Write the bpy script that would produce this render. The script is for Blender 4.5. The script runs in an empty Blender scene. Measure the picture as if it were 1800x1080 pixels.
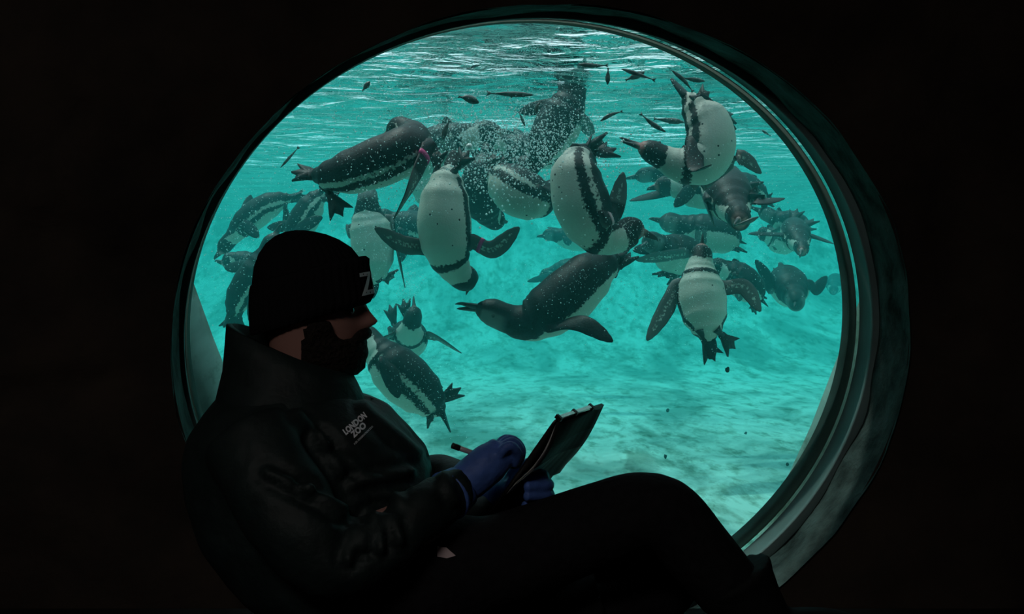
import bpy, bmesh, math, random
import numpy as np
from mathutils import Vector, Matrix, Quaternion, noise as mnoise
from mathutils.kdtree import KDTree

sc = bpy.context.scene
COL = sc.collection
rng = random.Random(7)

# ------------------------------------------------------------------ camera
CZ = 1.25            # eye height above the room floor
F = 2000.0           # focal length in pixels of the 1800 x 1080 frame
HOR = 480.0          # pixel row of the horizon
cam = bpy.data.cameras.new('camera')
cam.sensor_width = 36.0
cam.lens = 36.0 * F / 1800.0
cam.shift_y = -(540.0 - HOR) / 1800.0
cam.clip_start = 0.05
cam_o = bpy.data.objects.new('camera', cam)
COL.objects.link(cam_o)
cam_o.location = (0, 0, CZ)
cam_o.rotation_euler = (math.pi / 2, 0, 0)
sc.camera = cam_o

# ------------------------------------------------------------------ light
sc.view_settings.view_transform = 'Standard'
sc.view_settings.look = 'None'
sc.view_settings.gamma = 1.0
sc.view_settings.use_curve_mapping = False
sc.view_settings.exposure = 0.0
SKY = 1.5
SUN = 1.6
FILL = 11.0            # strength of the unseen lamp added as fill on the keeper
world = bpy.data.worlds.new('sky')
sc.world = world
world.use_nodes = True
bg = world.node_tree.nodes['Background']
bg.inputs[0].default_value = (0.80, 0.92, 1.0, 1)
bg.inputs[1].default_value = SKY
sun = bpy.data.lights.new('sun', 'SUN')
sun.energy = SUN
sun.angle = math.radians(2.0)
sun.color = (1.0, 0.96, 0.88)
sun_o = bpy.data.objects.new('sun', sun)
COL.objects.link(sun_o)
sun_o.location = (-2, 8, 8)
sun_o.rotation_euler = Vector((0.30, -0.30, -1.0)).to_track_quat('-Z', 'Y').to_euler()
sc.cycles.use_denoising = True
sc.cycles.max_bounces = 7
sc.cycles.diffuse_bounces = 3
sc.cycles.glossy_bounces = 3
sc.cycles.transparent_max_bounces = 14
sc.cycles.volume_bounces = 1
sc.cycles.sample_clamp_indirect = 4.0
sc.cycles.caustics_reflective = False

def at(px, py, d):
    """the point seen at a pixel, d metres in front of the eye"""
    return Vector(((px - 900.0) / F * d, d, CZ + (HOR - py) / F * d))

# ------------------------------------------------------------------ helpers
def link(name, me, mat=None, parent=None, label=None, cat=None, group=None, kind=None):
    o = bpy.data.objects.new(name, me)
    COL.objects.link(o)
    if mat is not None and me is not None:
        for m in (mat if isinstance(mat, (list, tuple)) else [mat]):
            me.materials.append(m)
    if parent is not None:
        o.parent = parent
    if label: o['label'] = label
    if cat: o['category'] = cat
    if group: o['group'] = group
    if kind: o['kind'] = kind
    return o

def mesh(name, verts, faces, smooth=True):
    me = bpy.data.meshes.new(name)
    me.from_pydata([tuple(v) for v in verts], [], faces)
    me.validate()
    bm = bmesh.new(); bm.from_mesh(me)
    bmesh.ops.recalc_face_normals(bm, faces=bm.faces)
    bm.to_mesh(me); bm.free()
    if smooth:
        me.polygons.foreach_set('use_smooth', [True] * len(me.polygons))
    me.update()
    return me

def grid_faces(nu, nv, wrap=False, off=0):
    fs = []
    m = nv if wrap else nv - 1
    for i in range(nu - 1):
        for j in range(m):
            a = off + i * nv + j; b = off + i * nv + (j + 1) % nv
            fs.append((a, b, b + nv, a + nv))
    return fs

def spline(pts, n):
    """centripetal-ish Catmull-Rom through pts, n samples evenly by length"""
    P = [Vector(p) for p in pts]
    if len(P) == 2:
        return [P[0].lerp(P[1], i / (n - 1)) for i in range(n)]
    P = [P[0] * 2 - P[1]] + P + [P[-1] * 2 - P[-2]]
    fine = []
    for i in range(1, len(P) - 2):
        p0, p1, p2, p3 = P[i - 1:i + 3]
        for k in range(24):
            t = k / 24.0
            fine.append(0.5 * ((2 * p1) + (p2 - p0) * t + (2 * p0 - 5 * p1 + 4 * p2 - p3) * t * t + (3 * p1 - p0 - 3 * p2 + p3) * t ** 3))
    fine.append(P[-2])
    L = [0.0]
    for a, b in zip(fine, fine[1:]): L.append(L[-1] + (b - a).length)
    out = []; j = 0
    for i in range(n):
        s = L[-1] * i / (n - 1)
        while j < len(L) - 2 and L[j + 1] < s: j += 1
        seg = L[j + 1] - L[j]
        out.append(fine[j].lerp(fine[j + 1], (s - L[j]) / seg if seg > 1e-9 else 0))
    return out

def interp(tab, u):
    if u <= tab[0][0]: return tab[0][1]
    for (a, x), (b, y) in zip(tab, tab[1:]):
        if u <= b:
            t = (u - a) / (b - a); t = t * t * (3 - 2 * t)
            return x + (y - x) * t
    return tab[-1][1]

def frames(path, up):
    """tangent, up, side at each point of a path; up parallel-transported"""
    n = len(path); T = []
    for i in range(n):
        a = path[max(i - 1, 0)]; b = path[min(i + 1, n - 1)]
        T.append((b - a).normalized())
    U = Vector(up); U = (U - T[0] * U.dot(T[0]))
    if U.length < 1e-6: U = T[0].orthogonal()
    U.normalize()
    out = []
    for i in range(n):
        if i:
            q = T[i - 1].rotation_difference(T[i]); U = q @ U
            U = (U - T[i] * U.dot(T[i])).normalized()
        out.append((T[i], U.copy(), T[i].cross(U)))
    return out

def tube(path, radii, seg=16, up=(0, 0, 1), flat=(1.0, 1.0), caps=True):
    """verts, faces of a tube whose radius follows radii; flat = (across, up) stretch"""
    fr = frames(path, up); V = []
    for p, r, (t, u, s) in zip(path, radii, fr):
        ra, rb = (r if isinstance(r, (tuple, list)) else (r * flat[0], r * flat[1]))
        for k in range(seg):
            a = 2 * math.pi * k / seg
            V.append(p + s * (math.cos(a) * ra) + u * (math.sin(a) * rb))
    Fc = grid_faces(len(path), seg, True)
    if caps:
        V.append(path[0]); V.append(path[-1]); n = len(path)
        for k in range(seg):
            Fc.append((len(V) - 2, (k + 1) % seg, k))
            Fc.append((len(V) - 1, (n - 1) * seg + k, (n - 1) * seg + (k + 1) % seg))
    return V, Fc

def merge(parts):
    V = []; Fc = []
    for v, f in parts:
        o = len(V); V += list(v); Fc += [tuple(i + o for i in q) for q in f]
    return V, Fc

def box(c, s, rot=None):
    c = Vector(c); V = []
    for x in (-1, 1):
        for y in (-1, 1):
            for z in (-1, 1):
                p = Vector((x * s[0] / 2, y * s[1] / 2, z * s[2] / 2))
                V.append(c + (rot @ p if rot else p))
    return V, [(0, 1, 3, 2), (4, 6, 7, 5), (0, 4, 5, 1), (2, 3, 7, 6), (0, 2, 6, 4), (1, 5, 7, 3)]

# ------------------------------------------------------------------ materials
def new_mat(name):
    m = bpy.data.materials.new(name); m.use_nodes = True
    nt = m.node_tree
    b = nt.nodes.get('Principled BSDF')
    return m, nt, b

def N(nt, typ, **kw):
    n = nt.nodes.new(typ)
    for k, v in kw.items():
        if k.startswith('i_'):
            n.inputs[int(k[2:]) if k[2:].isdigit() else k[2:]].default_value = v
        else:
            setattr(n, k, v)
    return n

def plain(name, col, rough=0.6, spec=0.3, nscale=None, namp=0.25, bump=0.0, metal=0.0, stretch=None):
    m, nt, b = new_mat(name)
    b.inputs['Base Color'].default_value = (*col, 1)
    b.inputs['Roughness'].default_value = rough
    b.inputs['Specular IOR Level'].default_value = spec
    b.inputs['Metallic'].default_value = metal
    if nscale:
        tc = N(nt, 'ShaderNodeTexCoord')
        mp = N(nt, 'ShaderNodeMapping')
        if stretch: mp.inputs['Scale'].default_value = stretch
        nt.links.new(tc.outputs['Object'], mp.inputs[0])
        nz = N(nt, 'ShaderNodeTexNoise'); nz.inputs['Scale'].default_value = nscale; nz.inputs['Detail'].default_value = 6
        nt.links.new(mp.outputs[0], nz.inputs['Vector'])
        cr = N(nt, 'ShaderNodeValToRGB')
        cr.color_ramp.elements[0].position = 0.3; cr.color_ramp.elements[1].position = 0.7
        cr.color_ramp.elements[0].color = (*[c * (1 - namp) for c in col], 1)
        cr.color_ramp.elements[1].color = (*[min(1, c * (1 + namp)) for c in col], 1)
        nt.links.new(nz.outputs['Fac'], cr.inputs[0])
        nt.links.new(cr.outputs[0], b.inputs['Base Color'])
        if bump:
            bp = N(nt, 'ShaderNodeBump'); bp.inputs['Strength'].default_value = bump; bp.inputs['Distance'].default_value = 0.02
            nt.links.new(nz.outputs['Fac'], bp.inputs['Height']); nt.links.new(bp.outputs[0], b.inputs['Normal'])
    return m

# ================================================================== THE SETTING
D1, D2 = 2.55, 2.85                 # front of the wall, plane of the pane
WSURF = CZ + 0.76                   # water level
WFLOOR = CZ - 0.95                  # pool floor
FAR = 17.0                          # far wall of the pool

def oval(cx, cy, a, b, tilt, d, n=128, grow=0.0):
    """an oval opening outlined at depth d (centre and half axes in frame pixels)"""
    c = at(cx, cy, d); A = a / F * d + grow; B = b / F * d + grow; t = math.radians(tilt)
    out = []
    for k in range(n):
        w = 2 * math.pi * k / n
        x, z = A * math.cos(w), B * math.sin(w)
        out.append(Vector((c.x + x * math.cos(t) - z * math.sin(t), d, c.z + x * math.sin(t) + z * math.cos(t))))
    return out
OUT = dict(cx=950, cy=594, a=651, b=585, tilt=8.2)
INN = dict(cx=915, cy=571, a=596, b=540, tilt=9.6)

def loft(name, loops, mat, **kw):
    n = len(loops[0]); V = [v for l in loops for v in l]
    o = link(name, mesh(name, V, grid_faces(len(loops), n, True)), mat, **kw)
    return o

# --- cave-like viewing wall, a rock-cast slab round the opening
m_rock, nt, b = new_mat('cast rock')
tc = N(nt, 'ShaderNodeTexCoord')
nz = N(nt, 'ShaderNodeTexNoise'); nz.inputs['Scale'].default_value = 3.2; nz.inputs['Detail'].default_value = 9; nz.inputs['Roughness'].default_value = 0.65
nt.links.new(tc.outputs['Object'], nz.inputs['Vector'])
cr = N(nt, 'ShaderNodeValToRGB')
cr.color_ramp.elements[0].position = 0.32; cr.color_ramp.elements[0].color = (0.016, 0.013, 0.011, 1)
cr.color_ramp.elements[1].position = 0.72; cr.color_ramp.elements[1].color = (0.046, 0.034, 0.025, 1)
nt.links.new(nz.outputs['Fac'], cr.inputs[0]); nt.links.new(cr.outputs[0], b.inputs['Base Color'])
bp = N(nt, 'ShaderNodeBump'); bp.inputs['Strength'].default_value = 0.7; bp.inputs['Distance'].default_value = 0.03
nt.links.new(nz.outputs['Fac'], bp.inputs['Height']); nt.links.new(bp.outputs[0], b.inputs['Normal'])
b.inputs['Roughness'].default_value = 0.85; b.inputs['Specular IOR Level'].default_value = 0.15

NR = 160
base = oval(d=D1, n=NR, **OUT)
cen = at(OUT['cx'], OUT['cy'], D1)
CR = [[(-1.15, .13), (-0.86, .02), (-0.80, -.22), (-1.2, -.30)], [(0.95, .15), (1.02, -.1), (1.2, -.22)], [(1.0, -.1), (1.04, -.45), (1.2, -.62)],
      [(-.95, .7), (-.9, .35), (-.98, .1)], [(-.62, .42), (-.80, .25), (-.86, .02)], [(1.0, .6), (.96, .32), (.95, .15)]]
def seg_d(p, a, b):
    ab = (b[0] - a[0], b[1] - a[1]); l2 = ab[0] ** 2 + ab[1] ** 2
    t = max(0, min(1, ((p[0] - a[0]) * ab[0] + (p[1] - a[1]) * ab[1]) / l2))
    return math.hypot(p[0] - a[0] - ab[0] * t, p[1] - a[1] - ab[1] * t)
ts = [0, .012, .03, .05, .08, .11, .15, .19] + [.23 + .025 * i for i in range(30)] + [1.02, 1.15, 1.4, 1.8, 2.4]
V = []
for j, t in enumerate(ts):
    for k in range(NR):
        p = base[k]; dr = (p - cen); L = dr.length
        q = cen + dr * ((L + t * 1.35) / L)
        q.x = max(-3.4, min(3.4, q.x)); q.z = max(0.0, min(3.2, q.z))
        w = min(1, t / .1)
        h = mnoise.noise(Vector((q.x * 2.1, q.z * 2.1, 3.1))) * .06 + mnoise.noise(Vector((q.x * 6, q.z * 6, 9.1))) * .022
        h += mnoise.noise(Vector((q.x * 15, q.z * 15, 1.1))) * .008
        wob = (mnoise.noise(Vector((q.x * 7, q.z * 7, 5.5))) * .03, mnoise.noise(Vector((q.x * 7, q.z * 7, 8.5))) * .03)
        pp = (q.x + wob[0], q.z - CZ + wob[1])
        dc = min(seg_d(pp, c[i], c[i + 1]) for c in CR for i in range(len(c) - 1))
        h -= .035 * math.exp(-(dc / .02) ** 2)
        q.y = D1 - .015 - h * w - (.05 * min(1, t / .35)) + .02 * (1 - w)
        V.append(q)
wall = link('wall_front', mesh('wall_front', V, grid_faces(len(ts), NR, True)), m_rock, kind='structure',
            label='dark rock-cast wall around the round pool window', cat='wall')

m_conc = plain('rough teal concrete', (0.038, 0.062, 0.058), .95, .06, 14, .6, .8)
m_smooth = plain('smooth dark paint', (0.11, 0.19, 0.185), .6, .35, 5, .35, .15)
m_gask = plain('grey sealant', (0.05, 0.085, 0.075), .6, .3, 20, .3, .2)
_nt = m_gask.node_tree; _tr = N(_nt, 'ShaderNodeBsdfTranslucent'); _tr.inputs[0].default_value = (.16, .22, .18, 1)
_mx = N(_nt, 'ShaderNodeMixShader', i_0=.45)
_nt.links.new(_nt.nodes['Principled BSDF'].outputs[0], _mx.inputs[1]); _nt.links.new(_tr.outputs[0], _mx.inputs[2]); _nt.links.new(_mx.outputs[0], _nt.nodes['Material Output'].inputs[0])
def mixo(s, n=NR):
    a = oval(d=D1, n=n, **OUT); c = oval(d=D2, n=n, **INN)
    return [p.lerp(q, s) for p, q in zip(a, c)]
def rough(loop, amp, sc_=9):
    c = sum(loop, Vector()) / len(loop)
    return [p + (p - c).normalized() * (mnoise.noise(p * sc_) * amp) for p in loop]
loft('trim_1', [rough(mixo(s), .012 * (1 if 0 < s else .6)) for s in (-.02, .03, .1, .2, .3, .4, .5, .58)], m_conc, kind='structure', label='rough concrete reveal of the round window', cat='window reveal')
def grow(loop, g):
    c = sum(loop, Vector()) / len(loop)
    return [p + (p - c).normalized() * g for p in loop]
loft('trim_2', [grow(mixo(.575), .006), grow(mixo(.575), -.014), grow(mixo(.60), -.016), mixo(.75), mixo(.9), mixo(.985)], m_smooth, kind='structure', label='smooth painted ring inside the window reveal', cat='window reveal')
# acrylic rim: a narrow clear edge that lets the pool light through
m_rim, nt, b = new_mat('acrylic edge')
b.inputs['Base Color'].default_value = (0.70, 0.85, 0.78, 1); b.inputs['Roughness'].default_value = .2
tr = N(nt, 'ShaderNodeBsdfTransparent'); tr.inputs[0].default_value = (.86, .93, .90, 1)
mx = N(nt, 'ShaderNodeMixShader', i_0=.86)
nt.links.new(b.outputs[0], mx.inputs[1]); nt.links.new(tr.outputs[0], mx.inputs[2]); nt.links.new(mx.outputs[0], nt.nodes['Material Output'].inputs[0])
def ringloop(g, dy):
    return [p + Vector((0, dy, 0)) for p in grow(mixo(1.0), g)]
win = link('window_1', None, kind='structure', label='round bulging acrylic window onto the penguin pool', cat='window')
loft('acrylic_edge', [ringloop(.002, -.004), ringloop(-.004, -.006), ringloop(-.0045, .002), ringloop(.002, .004)], m_rim, parent=win)
def sealoop(g, dy, sh=0.0):
    return [p + Vector((-.005 * sh, 0, .004 * sh)) for p in ringloop(g, dy)]
loft('seal', [sealoop(-.0035, .006), sealoop(-.006, .002), sealoop(-.007, .006, .2), sealoop(-.008, .04, 1.2), sealoop(-.010, .07, 2.2), sealoop(.004, .072, 2.2), sealoop(-.0035, .03)], m_gask, parent=win)
# the dome pane
m_glass, nt, b = new_mat('clear acrylic')
nt.nodes.remove(b)
tp = N(nt, 'ShaderNodeBsdfTransparent'); tp.inputs[0].default_value = (.97, .99, .98, 1)
gl = N(nt, 'ShaderNodeBsdfGlossy'); gl.inputs['Roughness'].default_value = .03
lw = N(nt, 'ShaderNodeFresnel'); lw.inputs['IOR'].default_value = 1.08
mx = N(nt, 'ShaderNodeMixShader')
nt.links.new(lw.outputs[0], mx.inputs[0]); nt.links.new(tp.outputs[0], mx.inputs[1]); nt.links.new(gl.outputs[0], mx.inputs[2])
nt.links.new(mx.outputs[0], nt.nodes['Material Output'].inputs[0])
rim = ringloop(-.012, .035); c0 = sum(rim, Vector()) / len(rim)
loops = []
for s in (1, .97, .93, .87, .8, .7, .6, .5, .4, .3, .2, .1, .03):
    loops.append([c0 + (p - c0) * s + Vector((0, .26 * (1 - s * s), 0)) for p in rim])
loft('pane', loops, m_glass, parent=win)

# --- viewing room behind the camera
m_dark = plain('dark render', (.015, .014, .013), .95, .05, 4, .3, .3)
def slab(name, c, s, mat=m_dark, label=None, cat=None):
    v, f = box(c, s); return link(name, mesh(name, v, f, False), mat, kind='structure', label=label, cat=cat)
slab('floor', (0, .3, -.05), (7.2, 5.1, .1), label='dark floor of the viewing room', cat='floor')
slab('ceiling', (0, .3, 3.25), (7.2, 5.1, .1), label='dark ceiling of the viewing room', cat='ceiling')
slab('wall_left', (-3.45, .3, 1.6), (.1, 5.1, 3.4), label='dark left wall of the viewing room', cat='wall')
slab('wall_right', (3.45, .3, 1.6), (.1, 5.1, 3.4), label='dark right wall of the viewing room', cat='wall')
slab('wall_back', (0, -2.2, 1.6), (7.2, .1, 3.4), label='dark back wall of the viewing room', cat='wall')

# --- pool: one dished shell of pale aqua paint
m_pool, nt, b = new_mat('aqua pool paint')
tc = N(nt, 'ShaderNodeTexCoord')
mp = N(nt, 'ShaderNodeMapping'); mp.inputs['Scale'].default_value = (1.5, .55, 1.0); mp.inputs['Rotation'].default_value = (0, 0, .12)
nt.links.new(tc.outputs['Object'], mp.inputs[0])
n1 = N(nt, 'ShaderNodeTexNoise'); n1.inputs['Scale'].default_value = 1.25; n1.inputs['Detail'].default_value = 8; n1.inputs['Roughness'].default_value = .62; n1.inputs['Distortion'].default_value = .6  # mottling mixes algae patches with ripple light put into the paint colour
n2 = N(nt, 'ShaderNodeTexNoise'); n2.inputs['Scale'].default_value = 7.0; n2.inputs['Detail'].default_value = 6; n2.inputs['Roughness'].default_value = .7
nt.links.new(mp.outputs[0], n1.inputs['Vector']); nt.links.new(mp.outputs[0], n2.inputs['Vector'])
c1 = N(nt, 'ShaderNodeValToRGB')
e = c1.color_ramp.elements; e[0].position = .38; e[0].color = (.15, .31, .27, 1); e[1].position = .58; e[1].color = (.42, .68, .61, 1)
c2 = N(nt, 'ShaderNodeValToRGB')
e = c2.color_ramp.elements; e[0].position = .34; e[0].color = (.40, .45, .38, 1); e[1].position = .50; e[1].color = (1, 1, 1, 1)
nt.links.new(n1.outputs['Fac'], c1.inputs[0]); nt.links.new(n2.outputs['Fac'], c2.inputs[0])
mm = N(nt, 'ShaderNodeMixRGB', blend_type='MULTIPLY', i_0=1.0)
nt.links.new(c1.outputs[0], mm.inputs[1]); nt.links.new(c2.outputs[0], mm.inputs[2]); mp3 = N(nt, 'ShaderNodeMapping'); mp3.inputs['Scale'].default_value = (2.6, .9, 1.0); mp3.inputs['Rotation'].default_value = (0, 0, -.55)
nt.links.new(tc.outputs['Object'], mp3.inputs[0])
n3 = N(nt, 'ShaderNodeTexNoise'); n3.inputs['Scale'].default_value = 1.6; n3.inputs['Detail'].default_value = 7; n3.inputs['Roughness'].default_value = .68; n3.inputs['Distortion'].default_value = .5
nt.links.new(mp3.outputs[0], n3.inputs['Vector'])
c3 = N(nt, 'ShaderNodeValToRGB'); e = c3.color_ramp.elements; e[0].position = .36; e[0].color = (.42, .46, .40, 1); e[1].position = .47; e[1].color = (1, 1, 1, 1)
nt.links.new(n3.outputs['Fac'], c3.inputs[0])
m3 = N(nt, 'ShaderNodeMixRGB', blend_type='MULTIPLY', i_0=.85)
nt.links.new(mm.outputs[0], m3.inputs[1]); nt.links.new(c3.outputs[0], m3.inputs[2]); nt.links.new(m3.outputs[0], b.inputs['Base Color'])
b.inputs['Roughness'].default_value = .8; b.inputs['Specular IOR Level'].default_value = .1

def ground(x, y):
    """height of the pool bed: flat, swept up at the sides near the window and at the far end"""
    z = WFLOOR
    over = max(0.0, abs(x) - ((.31 if x < 0 else .39) + .85 * (y - 3.0)) + .03 * mnoise.noise(Vector((x * 3, y * 3, 4))))
    w = max(0.0, min(1.0, (y - 2.97) / .14)); w = w * w * (3 - 2 * w)
    z += 3.0 * over * over / (over + .25) * w
    z += .06 * max(0.0, y - 10.5) ** 1.9
    return min(z, WSURF + .35)
nx, ny = 120, 90
V = []
for j in range(ny):
    y = D2 + .02 + (FAR - D2) * (j / (ny - 1)) ** 1.5
    for i in range(nx):
        x = -6.5 + 13 * i / (nx - 1)
        V.append(Vector((x, y, ground(x, y) + .012 * mnoise.noise(Vector((x * 1.5, y * 1.5, 0))))))
pool = link('floor_pool', mesh('floor_pool', V, grid_faces(ny, nx)), m_pool, kind='structure', label='pale aqua bed of the penguin pool with algae streaks and painted ripple light', cat='pool floor')
v, f = box((0, FAR + .1, CZ), (13.4, .2, 3.2)); link('wall_pool_far', mesh('wall_pool_far', v, f, False), m_pool, kind='structure', label='far aqua wall of the penguin pool', cat='wall')
for s, nm in ((-1, 'left'), (1, 'right')):
    v, f = box((s * 6.6, (D2 + FAR) / 2, CZ), (.2, FAR - D2 + .4, 3.2)); link('wall_pool_' + nm, mesh('wall_pool', v, f, False), m_pool, kind='structure', label='%s aqua wall of the penguin pool' % nm, cat='wall')
# pool side of the front wall, with the window hole
inn = grow(mixo(1.0), .012); ci = sum(inn, Vector()) / len(inn); V = []
for t in (0, .05, .15, .4, 1, 2, 4, 8):
    for p in inn:
        dr = p - ci; q = ci + dr * ((dr.length + t) / dr.length); q.y = D2 + .01
        q.x = max(-6.6, min(6.6, q.x)); q.z = max(-.3, min(3.2, q.z)); V.append(q)
link('wall_pool_near', mesh('wall_pool_near', V, grid_faces(8, NR, True)), m_smooth, kind='structure', label='dark pool side of the window wall', cat='wall')

# --- water: surface sheet seen from below, and the body of hazy water
m_surf, nt, b = new_mat('rippled water surface')
nt.nodes.remove(b)
tc = N(nt, 'ShaderNodeTexCoord')
mp = N(nt, 'ShaderNodeMapping'); mp.inputs['Scale'].default_value = (1.0, 1.5, 1.0); mp.inputs['Rotation'].default_value = (0, 0, .25)
nt.links.new(tc.outputs['Object'], mp.inputs[0])
w1 = N(nt, 'ShaderNodeTexNoise'); w1.inputs['Scale'].default_value = 5.5; w1.inputs['Detail'].default_value = 5; w1.inputs['Roughness'].default_value = .50; w1.inputs['Distortion'].default_value = .7
nt.links.new(mp.outputs[0], w1.inputs['Vector'])
w2 = N(nt, 'ShaderNodeTexNoise'); w2.inputs['Scale'].default_value = .9; w2.inputs['Detail'].default_value = 3
nt.links.new(mp.outputs[0], w2.inputs['Vector'])
wr = N(nt, 'ShaderNodeMapRange'); wr.inputs['From Min'].default_value = .38; wr.inputs['From Max'].default_value = .66; wr.inputs['To Min'].default_value = .45; wr.inputs['To Max'].default_value = 1.0
nt.links.new(w2.outputs['Fac'], wr.inputs['Value'])
bp = N(nt, 'ShaderNodeBump'); bp.inputs['Distance'].default_value = .155
nt.links.new(w1.outputs['Fac'], bp.inputs['Height']); nt.links.new(wr.outputs[0], bp.inputs['Strength'])
fr = N(nt, 'ShaderNodeFresnel'); fr.inputs['IOR'].default_value = 1.333
nt.links.new(bp.outputs[0], fr.inputs['Normal'])
gl = N(nt, 'ShaderNodeBsdfGlossy'); gl.inputs['Roughness'].default_value = .0
nt.links.new(bp.outputs[0], gl.inputs['Normal'])
tp = N(nt, 'ShaderNodeBsdfTransparent')
mx = N(nt, 'ShaderNodeMixShader')
nt.links.new(fr.outputs[0], mx.inputs[0]); nt.links.new(tp.outputs[0], mx.inputs[1]); nt.links.new(gl.outputs[0], mx.inputs[2])
nt.links.new(mx.outputs[0], nt.nodes['Material Output'].inputs[0])
nx, ny = 150, 130; V = []
for j in range(ny):
    y = D2 + .02 + (FAR - D2) * (j / (ny - 1)) ** 1.5
    for i in range(nx):
        x = -6.5 + 13 * i / (nx - 1)
        h = .030 * mnoise.noise(Vector((x * 1.4, y * 2.0, 0))) + .016 * mnoise.noise(Vector((x * 3.4 + 3, y * 4.6, 2)))
        V.append(Vector((x, y, WSURF + h)))
surf = link('water_surface', mesh('water_surface', V, grid_faces(ny, nx)), m_surf, kind='structure', label='rippled water surface seen from below', cat='water')
for p in surf.data.polygons:
    break
if surf.data.polygons[0].normal.z < 0: surf.data.flip_normals()

m_vol, nt, b = new_mat('hazy pool water')
nt.nodes.remove(b)
vs = N(nt, 'ShaderNodeVolumeScatter'); vs.inputs['Color'].default_value = (.10, .84, .84, 1); vs.inputs['Density'].default_value = .055; vs.inputs['Anisotropy'].default_value = .2
va = N(nt, 'ShaderNodeVolumeAbsorption'); va.inputs['Color'].default_value = (.05, .93, .92, 1); va.inputs['Density'].default_value = .25
ad = N(nt, 'ShaderNodeAddShader')
nt.links.new(vs.outputs[0], ad.inputs[0]); nt.links.new(va.outputs[0], ad.inputs[1]); nt.links.new(ad.outputs[0], nt.nodes['Material Output'].inputs['Volume'])
v, f = box((0, (2.95 + FAR + .05) / 2, (WSURF + .06 + WFLOOR - .1) / 2), (13.1, FAR + .05 - 2.95, WSURF + .06 - WFLOOR + .1))
link('pool_water', mesh('pool_water', v, f, False), m_vol, kind='structure', label='turquoise water filling the penguin pool', cat='water')

# ================================================================== PENGUINS
m_pen, nt, b = new_mat('penguin plumage')
a_dk = N(nt, 'ShaderNodeAttribute', attribute_name='dark'); a_sp = N(nt, 'ShaderNodeAttribute', attribute_name='spot')
a_pk = N(nt, 'ShaderNodeAttribute', attribute_name='pink'); a_gr = N(nt, 'ShaderNodeAttribute', attribute_name='grey')
tc = N(nt, 'ShaderNodeTexCoord')
nz = N(nt, 'ShaderNodeTexNoise'); nz.inputs['Scale'].default_value = 100; nz.inputs['Detail'].default_value = 4
nt.links.new(tc.outputs['Object'], nz.inputs['Vector'])
s1 = N(nt, 'ShaderNodeMath', operation='SUBTRACT', i_1=.5); nt.links.new(nz.outputs['Fac'], s1.inputs[0])
s2 = N(nt, 'ShaderNodeMath', operation='MULTIPLY_ADD', i_1=.42); nt.links.new(s1.outputs[0], s2.inputs[0]); nt.links.new(a_dk.outputs['Fac'], s2.inputs[2])
mr = N(nt, 'ShaderNodeMapRange'); mr.inputs['From Min'].default_value = -.035; mr.inputs['From Max'].default_value = .035
nt.links.new(s2.outputs[0], mr.inputs['Value'])
vo = N(nt, 'ShaderNodeTexVoronoi'); vo.inputs['Scale'].default_value = 40; nt.links.new(tc.outputs['Object'], vo.inputs['Vector'])
lt = N(nt, 'ShaderNodeMath', operation='LESS_THAN', i_1=.15); nt.links.new(vo.outputs['Distance'], lt.inputs[0])
sr = N(nt, 'ShaderNodeSeparateColor'); nt.links.new(vo.outputs['Color'], sr.inputs[0])
l2 = N(nt, 'ShaderNodeMath', operation='LESS_THAN'); nt.links.new(sr.outputs[0], l2.inputs[0]); nt.links.new(a_sp.outputs['Fac'], l2.inputs[1])
sm = N(nt, 'ShaderNodeMath', operation='MULTIPLY'); nt.links.new(lt.outputs[0], sm.inputs[0]); nt.links.new(l2.outputs[0], sm.inputs[1])
sm2 = sm
mxx = N(nt, 'ShaderNodeMath', operation='MAXIMUM'); nt.links.new(mr.outputs[0], mxx.inputs[0]); nt.links.new(sm2.outputs[0], mxx.inputs[1])
nf = N(nt, 'ShaderNodeTexNoise'); nf.inputs['Scale'].default_value = 160; nf.inputs['Detail'].default_value = 3
nt.links.new(tc.outputs['Object'], nf.inputs['Vector'])
dkr = N(nt, 'ShaderNodeValToRGB'); e = dkr.color_ramp.elements
e[0].position = .3; e[0].color = (.004, .0045, .0055, 1); e[1].position = .75; e[1].color = (.020, .022, .026, 1)
nt.links.new(nf.outputs['Fac'], dkr.inputs[0])
gry = N(nt, 'ShaderNodeMixRGB'); gry.inputs[2].default_value = (.16, .165, .16, 1)
nt.links.new(a_gr.outputs['Fac'], gry.inputs[0]); nt.links.new(dkr.outputs[0], gry.inputs[1])
base = N(nt, 'ShaderNodeMixRGB'); base.inputs[1].default_value = (.54, .56, .49, 1)
nt.links.new(mxx.outputs[0], base.inputs[0]); nt.links.new(gry.outputs[0], base.inputs[2])
pk = N(nt, 'ShaderNodeMixRGB'); pk.inputs[2].default_value = (.50, .24, .22, 1)
nt.links.new(a_pk.outputs['Fac'], pk.inputs[0]); nt.links.new(base.outputs[0], pk.inputs[1])
nt.links.new(pk.outputs[0], b.inputs['Base Color'])
b.inputs['Roughness'].default_value = .5; b.inputs['Specular IOR Level'].default_value = .22
bp = N(nt, 'ShaderNodeBump'); bp.inputs['Strength'].default_value = .25; bp.inputs['Distance'].default_value = .004
nt.links.new(nf.outputs['Fac'], bp.inputs['Height']); nt.links.new(bp.outputs[0], b.inputs['Normal'])

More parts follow.
